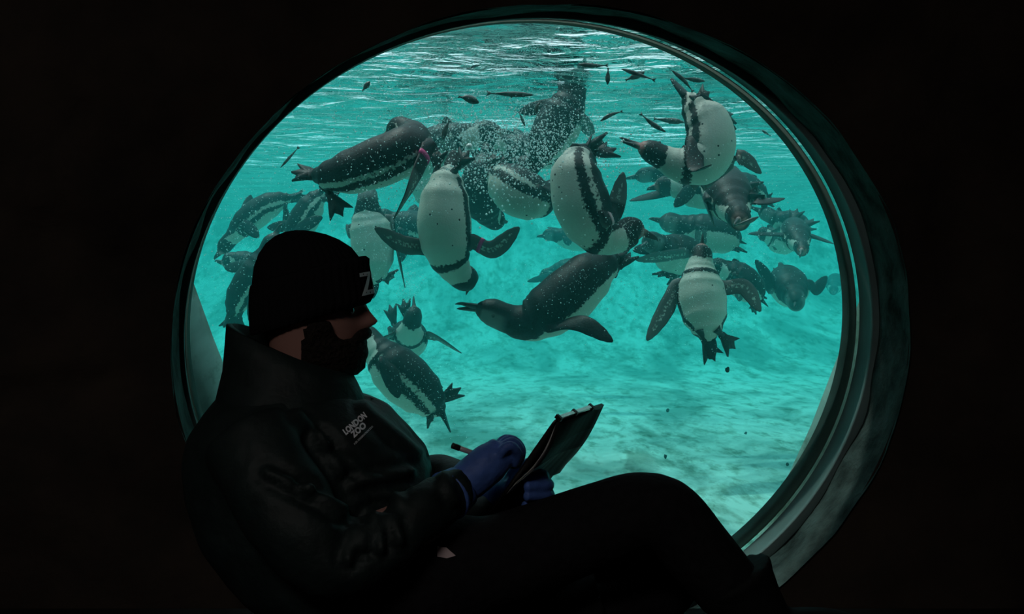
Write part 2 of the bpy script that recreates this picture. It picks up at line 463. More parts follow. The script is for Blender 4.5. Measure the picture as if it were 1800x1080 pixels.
m_bill, nt, b = new_mat('penguin bill')
a_pk = N(nt, 'ShaderNodeAttribute', attribute_name='pink')
pk = N(nt, 'ShaderNodeMixRGB'); pk.inputs[1].default_value = (.025, .025, .027, 1); pk.inputs[2].default_value = (.45, .22, .20, 1)
nt.links.new(a_pk.outputs['Fac'], pk.inputs[0]); nt.links.new(pk.outputs[0], b.inputs['Base Color']); b.inputs['Roughness'].default_value = .35
m_eye = plain('dark wet eye', (.03, .012, .008), .08, .8)
m_pinkband = plain('magenta flipper band', (.65, .03, .20), .4, .4)
m_paleband = plain('pale pink flipper band', (.75, .45, .48), .4, .4)

PROF = [(0, .014), (.04, .034), (.12, .062), (.25, .088), (.42, .098), (.56, .093), (.66, .076), (.74, .060), (.80, .052), (.86, .050), (.91, .049), (.95, .042), (.98, .030), (1, .017)]
RINGS, SEG = 76, 40

def dark_of(u, th, juv):
    """signed closeness to the dark plumage at station u along the body, angle th from the spine line"""
    if juv:
        tb = interp([(0, 2.3), (.1, 1.7), (.3, 1.45), (.6, 1.5), (.7, 2.0), (.76, 3.3), (1, 3.4)], u)
        return tb - th
    tb = interp([(0, 2.6), (.05, 1.9), (.12, 1.32), (.3, 1.24), (.62, 1.28), (.72, 1.3), (.78, .95), (.84, .75), (1, .75)], u)
    dk = tb - th
    flank = .19 - abs(th - interp([(.1, 1.95), (.3, 1.66), (.55, 1.66), (.68, 1.75)], u)) if .07 < u < .69 else -1
    if .07 < u < .12: flank -= (.12 - u) * 6
    band = (.021 - abs(u - .675)) * 9 if th > 1.2 else -1
    head = (u - interp([(.7, .835), (1.2, .83), (2.2, .825), (3.2, .80)], th)) * 9
    brow = .10 - abs(th - .78) if .83 < u < .945 else -1      # pale line over the eye
    if brow > -.05: head = min(head, -brow)
    return max(dk, flank, band, head)

def blade(path, halfw, halft, chord):
    """flat flipper: half widths along the chord, half thickness across"""
    n = len(path); V = []; seg = 14
    for i, p in enumerate(path):
        T = (path[min(i + 1, n - 1)] - path[max(i - 1, 0)]).normalized()
        c = (chord - T * chord.dot(T)).normalized(); m = T.cross(c)
        for k in range(seg):
            a = 2 * math.pi * k / seg
            V.append(p + c * (math.cos(a) * halfw[i] - .10 * halfw[i]) + m * (math.sin(a) * halft[i]))
    Fc = grid_faces(n, seg, True)
    V += [path[0].copy(), path[-1].copy()]
    for k in range(seg):
        Fc.append((len(V) - 2, (k + 1) % seg, k)); Fc.append((len(V) - 1, (n - 1) * seg + k, (n - 1) * seg + (k + 1) % seg))
    return V, Fc, seg

def penguin(label, d, spine, up, flip, feet, bill=None, tail=None, fat=1.0, juv=False, gape=0.0, bands=(), twist=(0, 0), spots=.28, dusky=()):
    def P(q): return at(q[0], q[1], d + (q[2] if len(q) > 2 else 0))
    path = spline([P(q) for q in spine], RINGS)
    fr = frames(path, up)
    S = fat
    V = []; dk = []; sp = []; pkk = []; gr = []
    for i, p in enumerate(path):
        u = i / (RINGS - 1); r = interp(PROF, u) * S
        t, U, s = fr[i]
        headz = max(0, min(1, (u - .78) / .08))
        for k in range(SEG):
            a = 2 * math.pi * k / SEG
            ca, sa = math.cos(a), math.sin(a)
            ra = r * (1 - .10 * headz); rb = r * (.94 if sa > 0 else 1.02)
            if headz and sa > 0: rb *= 1 + .10 * math.sin(max(0, min(1, (u - .80) / .17)) * math.pi)
            V.append(p + s * (ca * ra) + U * (sa * rb))
            th = math.acos(max(-1, min(1, sa)))
            dk.append(dark_of(u, th, juv))
            sp.append(spots if (th > 1.5 and .12 < u < .66) else 0.0)
            pkk.append(max(0, min(.8, (u - .965) / .02)) * (1 if th > 1.2 else .3) if not juv else 0)
            gr.append((max(0, min(1, (u - .80) / .05)) * max(0, min(1, (th - .75) / .25)) * (1 if u < .965 else .3)) if juv else 0)
    Fc = grid_faces(RINGS, SEG, True)
    V += [path[0], path[-1] + fr[-1][0] * .006]
    for k in range(SEG):
        Fc.append((len(V) - 2, (k + 1) % SEG, k)); Fc.append((len(V) - 1, (RINGS - 1) * SEG + k, (RINGS - 1) * SEG + (k + 1) % SEG))
    dk += [1, 1]; sp += [0, 0]; pkk += [0, 0]; gr += [0, 0]
    def add(v, f, d_, g_=None):
        o = len(V); V.extend(v); Fc.extend(tuple(i + o for i in q) for q in f)
        dk.extend(d_); sp.extend([0] * len(v)); pkk.extend([0] * len(v)); gr.extend(g_ or [0] * len(v))
    # flippers
    roots = []
    iS = int(.605 * (RINGS - 1)); t, U, s = fr[iS]; rS = interp(PROF, .605) * S
    for n_, q in enumerate(flip):
        if q is None: continue
        tip = P(q[-1] if isinstance(q[0], (tuple, list)) else q)
        mids = [P(m) for m in q[:-1]] if isinstance(q[0], (tuple, list)) else []
        cand = [path[iS] + s * (sg * rS * .90) + U * (.10 * rS) for sg in (1, -1)]
        sg = (1, -1)[n_ % 2] if len(flip) == 2 and flip[0] is not None and flip[1] is not None else (1 if (cand[0] - tip).length < (cand[1] - tip).length else -1)
        if len(flip) == 2 and None not in flip and n_ == 0:
            def tp(q): return P(q[-1] if isinstance(q[0], (tuple, list)) else q)
            A, B = tp(flip[0]), tp(flip[1])
            swap = (cand[0] - A).length + (cand[1] - B).length > (cand[1] - A).length + (cand[0] - B).length
            penguin.swap = swap
        if len(flip) == 2 and None not in flip and penguin.swap: sg = -sg
        root = path[iS] + s * (sg * rS * .78) + U * (.12 * rS)
        sh = path[iS] + s * (sg * rS * 1.12) + U * (.14 * rS) - t * .012
        fl = spline([root, sh] + mids + [tip], 22)
        L = sum(((b_ - a_).length for a_, b_ in zip(fl, fl[1:])))
        chord = t.copy()
        if twist[n_ % 2]: chord = Quaternion((tip - root).normalized(), math.radians(twist[n_ % 2])) @ chord
        W = [(0, .026), (.10, .030), (.28, .030), (.45, .033), (.65, .031), (.82, .024), (.93, .015), (1, .004)]
        hw = [interp(W, k / 21) * (.75 + .25 * S) for k in range(22)]
        ht = [interp([(0, .016), (.2, .010), (.6, .0065), (1, .002)], k / 21) for k in range(22)]
        v, f, sgn = blade(fl, hw, ht, chord)
        dd = []; gg = []
        for i in range(22):
            T = (fl[min(i + 1, 21)] - fl[max(i - 1, 0)]).normalized(); c = (chord - T * chord.dot(T)).normalized(); m = T.cross(c)
            outer = 1 if m.dot(U) > 0 else -1
            for k in range(sgn):
                a = 2 * math.pi * k / sgn
                under = -math.sin(a) * outer
                w = 1.0 if (under < .15 or n_ in dusky) else (.60 - under * .62 + abs(math.cos(a)) ** 2 * .55 + (.45 if i > 18 or i < 4 else 0))
                dd.append(w); gg.append(.75 if under > .15 and n_ not in dusky else .0)
        add(v, f, dd + [1, 1], gg + [0, 0])
        roots.append((fl, hw, ht, chord))
    # tail
    t0, U0, s0 = fr[0]
    tt = P(tail) if tail else path[0] - t0 * .065
    tp_ = spline([path[2], path[0], tt], 8)
    v, f, sg_ = blade(tp_, [.024, .026, .026, .025, .023, .020, .016, .010], [.016, .013, .010, .008, .006, .005, .004, .002], s0)
    add(v, f, [1.0] * len(v))
    # feet
    iF = int(.10 * (RINGS - 1)); tF, UF, sF = fr[iF]; rF = interp(PROF, .10) * S
    ftips = [P(q) for q in feet if q is not None]
    for n_, tip in enumerate(ftips):
        ca_ = path[iF] + sF * rF * .55 - UF * rF * .55; cb_ = path[iF] - sF * rF * .55 - UF * rF * .55
        if len(ftips) == 2:
            keep = (ca_ - ftips[0]).length + (cb_ - ftips[1]).length <= (cb_ - ftips[0]).length + (ca_ - ftips[1]).length
            ro = (ca_ if n_ == 0 else cb_) if keep else (cb_ if n_ == 0 else ca_)
        else:
            ro = ca_ if (ca_ - tip).length < (cb_ - tip).length else cb_
        dr = tip - ro; L = dr.length; dn = dr.normalized()
        fl_ = min(.105, L * .75); an = tip - dn * fl_
        v, f = tube(spline([ro - dn * .01, ro + dn * (L - fl_) * .5, an + dn * .008], 6), [.020, .017, .014, .012, .011, .010], 10)
        add(v, f, [1.0] * len(v), [.15] * len(v))
        side = dn.cross(UF); 
        if side.length < .2: side = dn.cross(tF)
        side.normalize()
        if abs(side.y) > .75: side = (side * .5 + dn.cross(Vector((0, 1, 0))).normalized() * .8).normalized()
        nn = dn.cross(side).normalized()
        w = .041
        ol = [(-.008, -.3), (.2, -.34), (.45, -.6), (.70, -.86), (.93, -1.05), (.80, -.62), (.74, -.45), (.86, -.22), (1.04, 0), (.86, .22), (.74, .45), (.80, .62), (.93, 1.05), (.70, .86), (.45, .6), (.2, .34), (-.008, .3)]
        pts = [an + dn * (x * fl_) + side * (y * w) for x, y in ol]
        th_ = [.008 if x < .5 else .0045 for x, y in ol]
        cc = an + dn * (.5 * fl_)
        v = [p + nn * h for p, h in zip(pts, th_)] + [p - nn * h for p, h in zip(pts, th_)] + [cc + nn * .008, cc - nn * .008]
        n = len(pts); f = []
        for k in range(n):
            k2 = (k + 1) % n
            f += [(k, k2, 2 * n), (n + k2, n + k, 2 * n + 1), (k, n + k, n + k2, k2)]
        add(v, f, [1.0] * len(v), [.1] * len(v))
    org = path[RINGS // 2].copy()
    me = mesh('penguin', [v - org for v in V], Fc)
    for nm, arr in (('dark', dk), ('spot', sp), ('pink', pkk), ('grey', gr)):
        at_ = me.attributes.new(nm, 'FLOAT', 'POINT'); at_.data.foreach_set('value', arr)
    o = link('penguin', me, m_pen, label=label, cat='penguin', group='penguins swimming in the pool')
    o.location = org
    # bill
    tb, Ub, sb = fr[-1]; b0 = path[-1] - tb * .006
    bt = P(bill) if bill else b0 + tb * .066
    dr = (bt - b0); Lb = max(.05, min(.085, dr.length)); dn = dr.normalized()
    ub = (Ub - dn * Ub.dot(dn)).normalized(); sd = dn.cross(ub)
    bv = []; bf = []; pk_ = []
    for up_, ln, ang in ((1, Lb, gape * .35), (-1, Lb * .92, -gape * .65)):
        q = Quaternion(sd, ang); dd = q @ dn; uu = q @ ub
        pth = [b0 + uu * (up_ * .004) + dd * (ln * k / 9) + uu * (-.010 * (max(0, k / 9 - .7) / .3) ** 2 if up_ > 0 else .002 * k / 9) for k in range(10)]
        rr = [interp([(0, .0135), (.25, .0115), (.6, .0078), (.85, .0055), (1, .0012)], k / 9) for k in range(10)]
        v, f = tube(pth, [(r * .82, r * (1.0 if gape else .9)) for r in rr], 12, uu)
        bf += [tuple(i + len(bv) for i in q_) for q_ in f]; bv += v
        pk_ += [(.9 if k < 2 else .3 if k < 3 else 0) * (0 if juv else 1) for k in range(10) for _ in range(12)] + [0, 0]
    me = mesh('bill', [v - org for v in bv], bf)
    at_ = me.attributes.new('pink', 'FLOAT', 'POINT'); at_.data.foreach_set('value', pk_)
    link('bill', me, m_bill, parent=o)
    # eyes
    iE = int(.905 * (RINGS - 1)); te, Ue, se = fr[iE]; rE = interp(PROF, .905) * S
    for sg in (1, -1):
        c = path[iE] + se * (sg * rE * .80) + Ue * (rE * .42) - org
        v, f = tube([c - se * .006, c - se * .004, c, c + se * .004, c + se * .006], [.001, .0045, .006, .0045, .001], 10, te)
        link('eye', mesh('eye', v, f), m_eye, parent=o)
    for (idx, mat_) in bands:
        if idx < len(roots):
            fl, hw, ht, chord = roots[idx]
            pth = [fl[5], fl[5].lerp(fl[6], .6), fl[5].lerp(fl[6], 1.2)]
            v, f, _ = blade(pth, [hw[5] + .002] * 3, [ht[5] + .002] * 3, chord)
            link('flipper_band', mesh('flipper_band', [x - org for x in v], f), mat_, parent=o)
    return o

penguin('big dark-backed penguin at upper left twisting its head back over its shoulder', 3.75,
    [(548, 308, .05), (595, 306, 0), (655, 288, -.02), (708, 264, -.02), (726, 240, .06), (704, 227, .15), (684, 234, .20)], (-.1, -.75, .65),
    [((722, 330, -.14), (692, 386, -.16)), (772, 262, .14)], [(602, 379, -.04), (514, 303, .06)], bill=(664, 252, .24), fat=.86, bands=[(0, m_pinkband)])
penguin('penguin at far left swimming down towards the window rim, bill lowest', 6.0,
    [(512, 345), (470, 362), (432, 390), (408, 417), (394, 434), (386, 445)], (-.5, -.35, .8), [(441, 343, .16), (455, 418, -.12)], [(507, 396, 0), (538, 344, .05)], bill=(376, 456), fat=.80, twist=(60, 0))
penguin('penguin hanging tail-up just above the black beanie', 5.6,
    [(566, 334), (548, 360), (530, 392), (515, 420), (505, 445), (500, 460)], (-.8, -.3, .4), [(567, 382, -.1), (470, 400, .15)], [(592, 336, .1), (600, 350, 0)], fat=.78)
penguin('shadowy penguin peering left from behind the beanie', 6.2,
    [(480, 505), (455, 487), (430, 464), (412, 458), (399, 461), (391, 463)], (-.3, -.2, .9), [(462, 438, -.05), (420, 495, .2)], [], bill=(379, 459), fat=.95)
penguin('penguin with its tail low beside the jacket collar, mostly hidden by the beanie', 5.2,
    [(403, 556), (420, 525), (445, 487), (465, 450), (478, 425), (485, 412)], (-.75, -.5, .2), [(440, 568, -.06), (395, 470, .25)], [(418, 585, 0), (398, 580, .05)], tail=(393, 576), fat=.82)
penguin('upright pale-bellied penguin behind the beanie lettering', 5.0,
    [(655, 500, .02), (658, 470, 0), (655, 425), (648, 385), (646, 355), (648, 332, .05)], (.05, 1, .1), [(712, 506, -.05), (608, 402, .1)], [(692, 487, .1), (640, 515, 0)], fat=.98, juv=True)
penguin('penguin level in the water behind the outstretched flipper of the upended white penguin', 6.2,
    [(790, 416), (755, 408), (715, 398), (685, 388), (668, 380), (660, 376)], (0, -.5, .85), [(706, 460, -.05), (730, 360, .15)], [], fat=1.05)
penguin('upended penguin showing its broad white belly, both flippers spread and head lowest', 4.06,
    [(792, 292, .03), (784, 330, 0), (781, 390, -.02), (790, 450, 0), (809, 484, .05), (824, 490, .10), (829, 499, .12)], (.34, .90, -.1),
    [((705, 430, -.08), (659, 401, -.12)), ((868, 440, -.06), (913, 400, -.1))], [(769, 263, 0), (824, 266, -.03)], bill=(820, 516, .13), fat=.99, bands=[(1, m_pinkband)], twist=(0, 0))
penguin('penguin with grey-green belly nosing right between the two white penguins', 4.4,
    [(872, 296, .08), (890, 318, .03), (915, 338, -.02), (946, 348), (967, 345, .05), (979, 343, .08), (985, 348, .1)], (.50, .25, .8), [(1005, 310, .2), (905, 292, .2)], [(868, 270, .05), (882, 268, .1)], bill=(976, 366, .1), fat=1.0)
penguin('hazy penguin lost in the bubble cloud under the surface', 5.05,
    [(700, 300, .2), (750, 270, .05), (800, 247, 0), (845, 236, 0), (868, 232, 0), (880, 232, 0)], (0, -.35, 1), [(783, 205, .1), (830, 300, -.05)], [(690, 320, .2)], fat=1.1)
penguin('dark penguin wedged head-down behind the upended white penguin', 4.9,
    [(852, 272, .05), (850, 305, 0), (847, 345, 0), (858, 376, .05), (872, 386, .1), (880, 388, .13)], (-.2, -.75, .3), [(922, 383, .2), (800, 380, .2)], [(838, 262, 0), (862, 258, 0)], fat=1.0)
penguin('grey penguin glimpsed between the dark-backed and upended penguins', 5.9,
    [(752, 366), (752, 345), (757, 310), (768, 278), (777, 258), (781, 248)], (.2, .6, .5), [(720, 340, .1), (800, 310, .1)], [], fat=1.05)
penguin('penguin rising tail-down through the surface with its head out of the water', 4.72,
    [(938, 287, 0), (955, 262, -.02), (980, 220, 0), (1002, 176), (1011, 152), (1017, 132), (1021, 122)], (-.6, -.75, .2), [(913, 196, .12), (1045, 235, .2)], [(905, 292, 0), (925, 303, 0)], fat=1.0, juv=True)
penguin('dark penguin swimming left among bubbles behind the rising one', 5.35,
    [(995, 268, .1), (955, 268), (910, 259), (875, 248), (853, 243), (842, 242)], (0, -.5, .8), [(880, 498 - 200, -.05), (905, 226, .12)], [(965, 290), (1010, 285)], bill=(822, 245), fat=.85)
penguin('black-striped white penguin curled belly-out with its head turned right', 3.9,
    [(1030, 262, .04), (1014, 305, -.02), (1026, 362, -.03), (1052, 408, -.02), (1086, 418, 0), (1112, 405, .02), (1130, 408, .03)], (.85, .40, .25),
    [((1082, 372, -.05), (1096, 303, -.04)), (1030, 330, .3)], [(1060, 250, .12), (1082, 262, .14)], bill=(1158, 422, .04), fat=1.02, bands=[(0, m_paleband)], spots=.75)
penguin('small penguin facing left below the bill of the curled striped one', 5.3,
    [(1232, 455, .16), (1205, 448, .06), (1178, 443, 0), (1157, 431, -.05), (1144, 426, -.09), (1137, 429, -.12)], (.15, -.1, 1), [(1113, 441, -.1), (1118, 457, -.16)], [(1157, 486), (1172, 488)], fat=1.0, juv=True)
penguin('large grey-cheeked penguin diving left with its bill open', 4.1,
    [(1084, 449, .10), (1045, 476, .04), (988, 528, 0), (930, 564, 0), (893, 560, 0), (862, 548, 0), (838, 541, 0)], (-.38, -.60, .60),
    [((1020, 570, -.16), (1077, 601, -.22)), (1000, 480, .25)], [(1062, 441, .06), (1108, 446, .12)], bill=(791, 535, -.01), fat=1.06, juv=True, gape=.30)
penguin('faint distant penguin behind the back of the diving one', 9.0,
    [(1045, 470), (1015, 472), (985, 476), (965, 481), (955, 485), (949, 487)], (0, -.3, 1), [(927, 495, -.1), (985, 458, .1)], [(1056, 470)], fat=.95)
penguin('faint distant penguin heading left behind the curled striped one', 8.0,
    [(1050, 428), (1020, 422), (990, 416), (970, 413), (959, 414), (954, 415)], (0, -.3, 1), [(962, 400, .1), (1000, 432, -.1)], [], bill=(945, 416), fat=.85, juv=True)
penguin('penguin treading water upright, belly to the pane and flippers drooping', 4.3,
    [(1246, 602, -.10), (1242, 575, -.08), (1233, 522, -.03), (1231, 482, .0), (1232, 458, .02), (1233, 443, .04), (1234, 431, .05)], (0, 1, -.05),
    [((1168, 545, -.04), (1137, 599, -.06)), ((1310, 505, -.02), (1337, 548, -.05))], [(1256, 634, -.08), (1291, 613, -.06)], bill=(1235, 417, .05), fat=.95)
penguin('greyish penguin sloping away right behind the upright one', 5.8,
    [(1337, 525, .05), (1316, 503), (1290, 482), (1268, 471), (1254, 467), (1247, 466)], (.5, -.4, .8), [(1300, 530, -.05), (1290, 455, .1)], [(1323, 549), (1341, 515)], fat=.90)
penguin('penguin swimming left with long dark neck above the upright one', 5.95,
    [(1297, 424, .1), (1262, 412), (1226, 405, 0), (1196, 396), (1176, 391), (1160, 388)], (0, -.25, 1), [(1266, 371, .02), (1230, 440, -.08)], [(1303, 441), (1288, 440)], bill=(1140, 384), fat=1.05, juv=True)
penguin('glossy grey-backed penguin heading straight at the pane, far flipper out right', 4.3,
    [(1262, 302, .36), (1270, 322, .22), (1284, 352, .04), (1296, 376, -.08), (1300, 385, -.14), (1299, 388, -.18)], (-.1, -.45, .85),
    [((1335, 355, -.05), (1379, 349, -.02)), (1256, 398, .12)], [(1335, 335, .4), (1260, 290, .45)], bill=(1290, 397, -.23), fat=.98)
penguin('penguin at upper right arching belly-out with open bill to the left', 4.0,
    [(1204, 166, .05), (1224, 192, .03), (1247, 230, 0), (1240, 276, -.02), (1200, 290, -.03), (1165, 277, -.03), (1142, 265, -.03), (1124, 257, -.03)], (-.75, .6, .2),
    [((1222, 296, -.14), (1250, 290, -.19)), ((1295, 278, .02), (1338, 305, .03))], [(1247, 163, 0), (1293, 217, .12)], bill=(1088, 243, -.03), tail=(1180, 138, .06), fat=.92, gape=.42, dusky=(0,))
penguin('white-cheeked penguin swimming left below the arching one', 5.4,
    [(1268, 338, .12), (1238, 334), (1208, 331, 0), (1180, 327), (1162, 327), (1152, 329)], (0, -.2, 1), [(1107, 353, -.02), (1185, 364, -.1)], [(1290, 345)], bill=(1138, 333), fat=.92)
penguin('grey penguin just above and behind the white-cheeked swimmer', 6.3,
    [(1262, 316), (1222, 306), (1185, 304), (1150, 306), (1128, 309), (1117, 311)], (0, -.4, 1), [(1195, 330, -.05), (1190, 285, .1)], [], fat=.85, juv=True)
penguin('penguin gliding at the viewer with level wings near the right rim', 5.8,
    [(1394, 394, .32), (1396, 404, .18), (1401, 419, 0), (1407, 431, -.10), (1410, 438, -.17), (1409, 441, -.21)], (0, -.35, .95),
    [(1318, 411, -.02), (1466, 429, -.02)], [(1402, 368, .36), (1430, 386, .36)], bill=(1406, 452, -.26), fat=.80)
penguin('dark penguin crossing behind the level-winged glider', 6.6,
    [(1412, 398, .2), (1385, 392), (1362, 383), (1347, 376), (1339, 372), (1334, 370)], (.1, -.3, 1), [(1350, 412, -.05), (1370, 365, .1)], [(1425, 400, .2)], fat=.85, juv=True)
penguin('grey-faced penguin banking with both flippers raised low by the right rim', 6.3,
    [(1376, 480, .32), (1382, 494, .18), (1391, 511, 0), (1397, 524, -.10), (1399, 531, -.16), (1398, 535, -.20)], (-.15, -.5, .85),
    [((1352, 490, .02), (1328, 457, .06)), ((1435, 510, .02), (1454, 486, .06))], [(1372, 470, .36)], tail=(1371, 462, .42), fat=1.12, juv=True, twist=(70, 70))
penguin('tiny faraway penguin against the right edge of the pane', 12.0,
    [(1470, 488, .25), (1469, 493, .15), (1467, 501, 0), (1466, 507, -.10), (1465, 511, -.16), (1465, 513, -.2)], (0, -.3, 1), [(1447, 487), (1484, 493)], [], fat=1.0)
penguin('penguin sinking tail-first beside the jacket, white belly stripe showing', 4.4,
    [(778, 728, .02), (748, 697, 0), (702, 655, -.02), (666, 618, 0), (646, 598, .02), (633, 587, .03), (626, 581, .03)], (.80, -.10, .55),
    [(700, 700, -.16), (778, 682, .10)], [(809, 683, .02), (760, 740, -.04)], tail=(792, 760, .02), fat=1.06)
penguin('penguin facing the viewer low in the water by the beard, wings spread', 5.3,
    [(716, 610, .30), (717, 601, .18), (720, 586, 0), (724, 567, -.04), (727, 552, -.03), (728, 543, -.01)], (0, .85, .45),
    [((690, 588, -.02), (654, 602, -.03)), ((765, 592, -.02), (811, 621, -.06))], [(685, 537, .32), (709, 527, .32)], bill=(727, 521, .02), fat=.95)
penguin('penguin half hidden behind the one heading at the pane', 6.0,
    [(1345, 352, .05), (1325, 337), (1302, 322), (1282, 312), (1270, 308), (1262, 306)], (.4, -.2, .9), [(1318, 360, -.05), (1330, 310, .1)], [(1347, 366), (1362, 352)], fat=.75)
penguin('pale-bellied penguin behind the left wing of the level-winged glider', 7.2,
    [(1395, 432, .05), (1378, 424), (1358, 416), (1345, 412), (1337, 411), (1332, 411)], (.1, -.1, 1), [(1362, 440, -.05), (1350, 395, .1)], [], fat=.9)

# ------------------------------------------------------------------ thrown fish
m_fish, nt, b = new_mat('dull silver fish')
tc = N(nt, 'ShaderNodeTexCoord'); nz = N(nt, 'ShaderNodeTexNoise'); nz.inputs['Scale'].default_value = 60
nt.links.new(tc.outputs['Object'], nz.inputs['Vector'])
cr = N(nt, 'ShaderNodeValToRGB'); e = cr.color_ramp.elements; e[0].color = (.05, .055, .055, 1); e[0].position = .3; e[1].color = (.20, .21, .20, 1); e[1].position = .75
nt.links.new(nz.outputs['Fac'], cr.inputs[0]); nt.links.new(cr.outputs[0], b.inputs['Base Color']); b.inputs['Roughness'].default_value = .35; b.inputs['Metallic'].default_value = .25
def fish(label, a, c, d, fat=1.0, bend=0.0, dd=0.0):
    A = at(*a, d); B = at(*c, d + dd); mid = (A + B) / 2
    L = (B - A).length; w = (B - A).normalized(); nrm = w.cross(Vector((0, 1, 0))).normalized()
    path = spline([A, mid + nrm * (bend * L), B], 20)
    R = [interp([(0, .08), (.06, .42), (.25, .92), (.4, 1.0), (.6, .8), (.8, .38), (.88, .22), (1, .12)], k / 19) * L * .115 * fat for k in range(20)]
    v1, f1 = tube(path, [(r * .62, r) for r in R], 14, nrm)
    # tail fin and back fin, joined into the one body
    t = (path[-1] - path[-3]).normalized(); hN = nrm; e_ = path[-2]; s_ = t.cross(hN).normalized()
    def plate(pts, th=.0015):
        n = len(pts); V = [p + s_ * th for p in pts] + [p - s_ * th for p in pts]
        return V, [tuple(range(n)), tuple(range(2 * n - 1, n - 1, -1))] + [(k, n + k, n + (k + 1) % n, (k + 1) % n) for k in range(n)]
    k = L * .085
    v2, f2 = plate([e_ - t * k * .2 + hN * .003, e_ + t * k + hN * k * .75, e_ + t * k * .55, e_ + t * k - hN * k * .75, e_ - t * k * .2 - hN * .003])
    p = path[9]; h = R[9]
    v3, f3 = plate([p + hN * h * .8 - t * k * .5, p + hN * (h + k * .28), p + hN * h * .8 + t * k * .6])
    V, Fc = merge([(v1, f1), (v2, f2), (v3, f3)]); org = path[10].copy()
    o = link('fish', mesh('fish', [x - org for x in V], Fc), m_fish, label=label, cat='fish', group='fish thrown into the pool'); o.location = org
for args in [
    ('stubby fish at upper left, alone below the surface', (650, 143), (637, 160), 3.6, 1.9),
    ('plump pale fish left of centre below the surface glints', (842, 181), (806, 170), 3.6, 1.7, -.05),
    ('long thin fish lying level right of the plump pale one', (938, 167), (857, 164), 3.7, .55),
    ('curled little fish beside the rising penguin', (943, 201), (953, 177), 3.7, 1.1, .16),
    ('dark fish hanging upright over the bubble cloud', (779, 246), (790, 212), 3.7, 1.25, .05),
    ('small dim fish tilted between bubble cloud and rising penguin', (923, 222), (912, 196), 4.2, .8),
    ('slim fish slanting up right of the rising penguin', (1055, 213), (1094, 196), 3.7, .75, .06),
    ('short fish hanging nose-down near the top glints', (1068, 149), (1069, 120), 3.6, 1.3),
    ('level fish highest below the surface', (1016, 113), (1068, 115), 3.6, .75, -.03),
    ('thin fish crossing over another near the top glints', (1092, 121), (1151, 141), 3.6, .55),
    ('broad fish crossed by a thinner one near the top glints', (1133, 127), (1100, 141), 3.7, 1.5),
    ('pale bellied fish slanting down left of the arching penguin', (1170, 232), (1126, 200), 3.8, .7, .04),
    ('dark level fish touching the back of the arching penguin', (1203, 215), (1150, 209), 4.3, .9),
    ('thin fish across the tail of the arching penguin', (1181, 124), (1218, 161), 3.6, .65, .05),
    ('dark fish level above the tail of the arching penguin', (1239, 143), (1199, 137), 3.7, .95),
    ('needle-thin fish at far left above the descending penguin', (493, 295), (525, 259), 4.0, .45),
    ('little fish near the upper right rim', (1339, 229), (1354, 239), 4.2, 1.0),
    ('fish held crosswise in the bill of the penguin heading at the pane', (1334, 381), (1290, 396), 4.06, .8, .05)]:
    fish(*args)

# ------------------------------------------------------------------ bubbles, scraps
m_bub, nt, b = new_mat('air bubble')
b.inputs['Base Color'].default_value = (.85, .93, .93, 1); b.inputs['Roughness'].default_value = .12; b.inputs['Specular IOR Level'].default_value = .9
tr = N(nt, 'ShaderNodeBsdfTranslucent'); tr.inputs[0].default_value = (.9, 1, 1, 1); mx = N(nt, 'ShaderNodeMixShader', i_0=.5)
nt.links.new(b.outputs[0], mx.inputs[1]); nt.links.new(tr.outputs[0], mx.inputs[2]); nt.links.new(mx.outputs[0], nt.nodes['Material Output'].inputs[0])
OCT = [Vector(v) for v in ((1, 0, 0), (-1, 0, 0), (0, 1, 0), (0, -1, 0), (0, 0, 1), (0, 0, -1))]
OCF = [(0, 2, 4), (2, 1, 4), (1, 3, 4), (3, 0, 4), (2, 0, 5), (1, 2, 5), (3, 1, 5), (0, 3, 5)]
V = []; Fc = []
def bubble(p, r):
    if p.z > WSURF - .01: return
    o = len(V); V.extend(p + v * r for v in OCT); Fc.extend(tuple(i + o for i in f) for f in OCF)
def cloud(px, py, sx, sy, d, sd, n, r0=.0011, r1=.0030):
    for _ in range(int(n * 1.7)):
        p = at(rng.gauss(px, sx), rng.gauss(py, sy), max(3.2, rng.gauss(d, sd)))
        bubble(p, r0 + (r1 - r0) * rng.random() ** 3)
cloud(900, 270, 90, 45, 4.3, .25, 2600, .0012, .0050)
cloud(850, 215, 110, 40, 4.4, .3, 1500, .001, .004)
cloud(690, 300, 60, 40, 3.66, .08, 420, .001, .003)
cloud(600, 320, 120, 60, 4.6, .5, 600)
cloud(440, 440, 55, 70, 5.2, .3, 420, .0012, .0035)
cloud(670, 420, 40, 60, 4.6, .25, 350)
cloud(1010, 240, 60, 70, 4.2, .3, 900, .001, .0035)
cloud(1230, 500, 40, 60, 4.12, .06, 420, .0009, .0022)
cloud(1020, 500, 60, 40, 3.9, .08, 260, .0009, .0022)
cloud(1100, 400, 40, 30, 3.8, .1, 220, .0009, .0022)
cloud(735, 680, 50, 40, 4.25, .06, 260, .0009, .0022)
cloud(1220, 260, 90, 60, 3.85, .2, 420, .0009, .0022)
cloud(1000, 100, 240, 60, 3.7, .3, 900, .0009, .0022)
cloud(700, 150, 160, 60, 3.8, .4, 700, .0009, .0024)
cloud(1330, 400, 60, 60, 5.0, .4, 350)
cloud(720, 500, 14, 22, 5.2, .05, 160, .0012, .003)
link('air_bubbles', mesh('air_bubbles', V, Fc), m_bub, label='fine white air bubbles streaming off the diving penguins', cat='bubbles', kind='stuff')
V = []; Fc = []
m_blob = plain('white bubble', (.85, .92, .90), .15, .8)
c = at(825, 258, 3.6); v, f = tube([c + Vector((0, 0, z * .011)) for z in (-1, -.85, -.5, 0, .5, .85, 1)], [.001, .0058, .0098, .0112, .0098, .0058, .001], 14, (1, 0, 0))
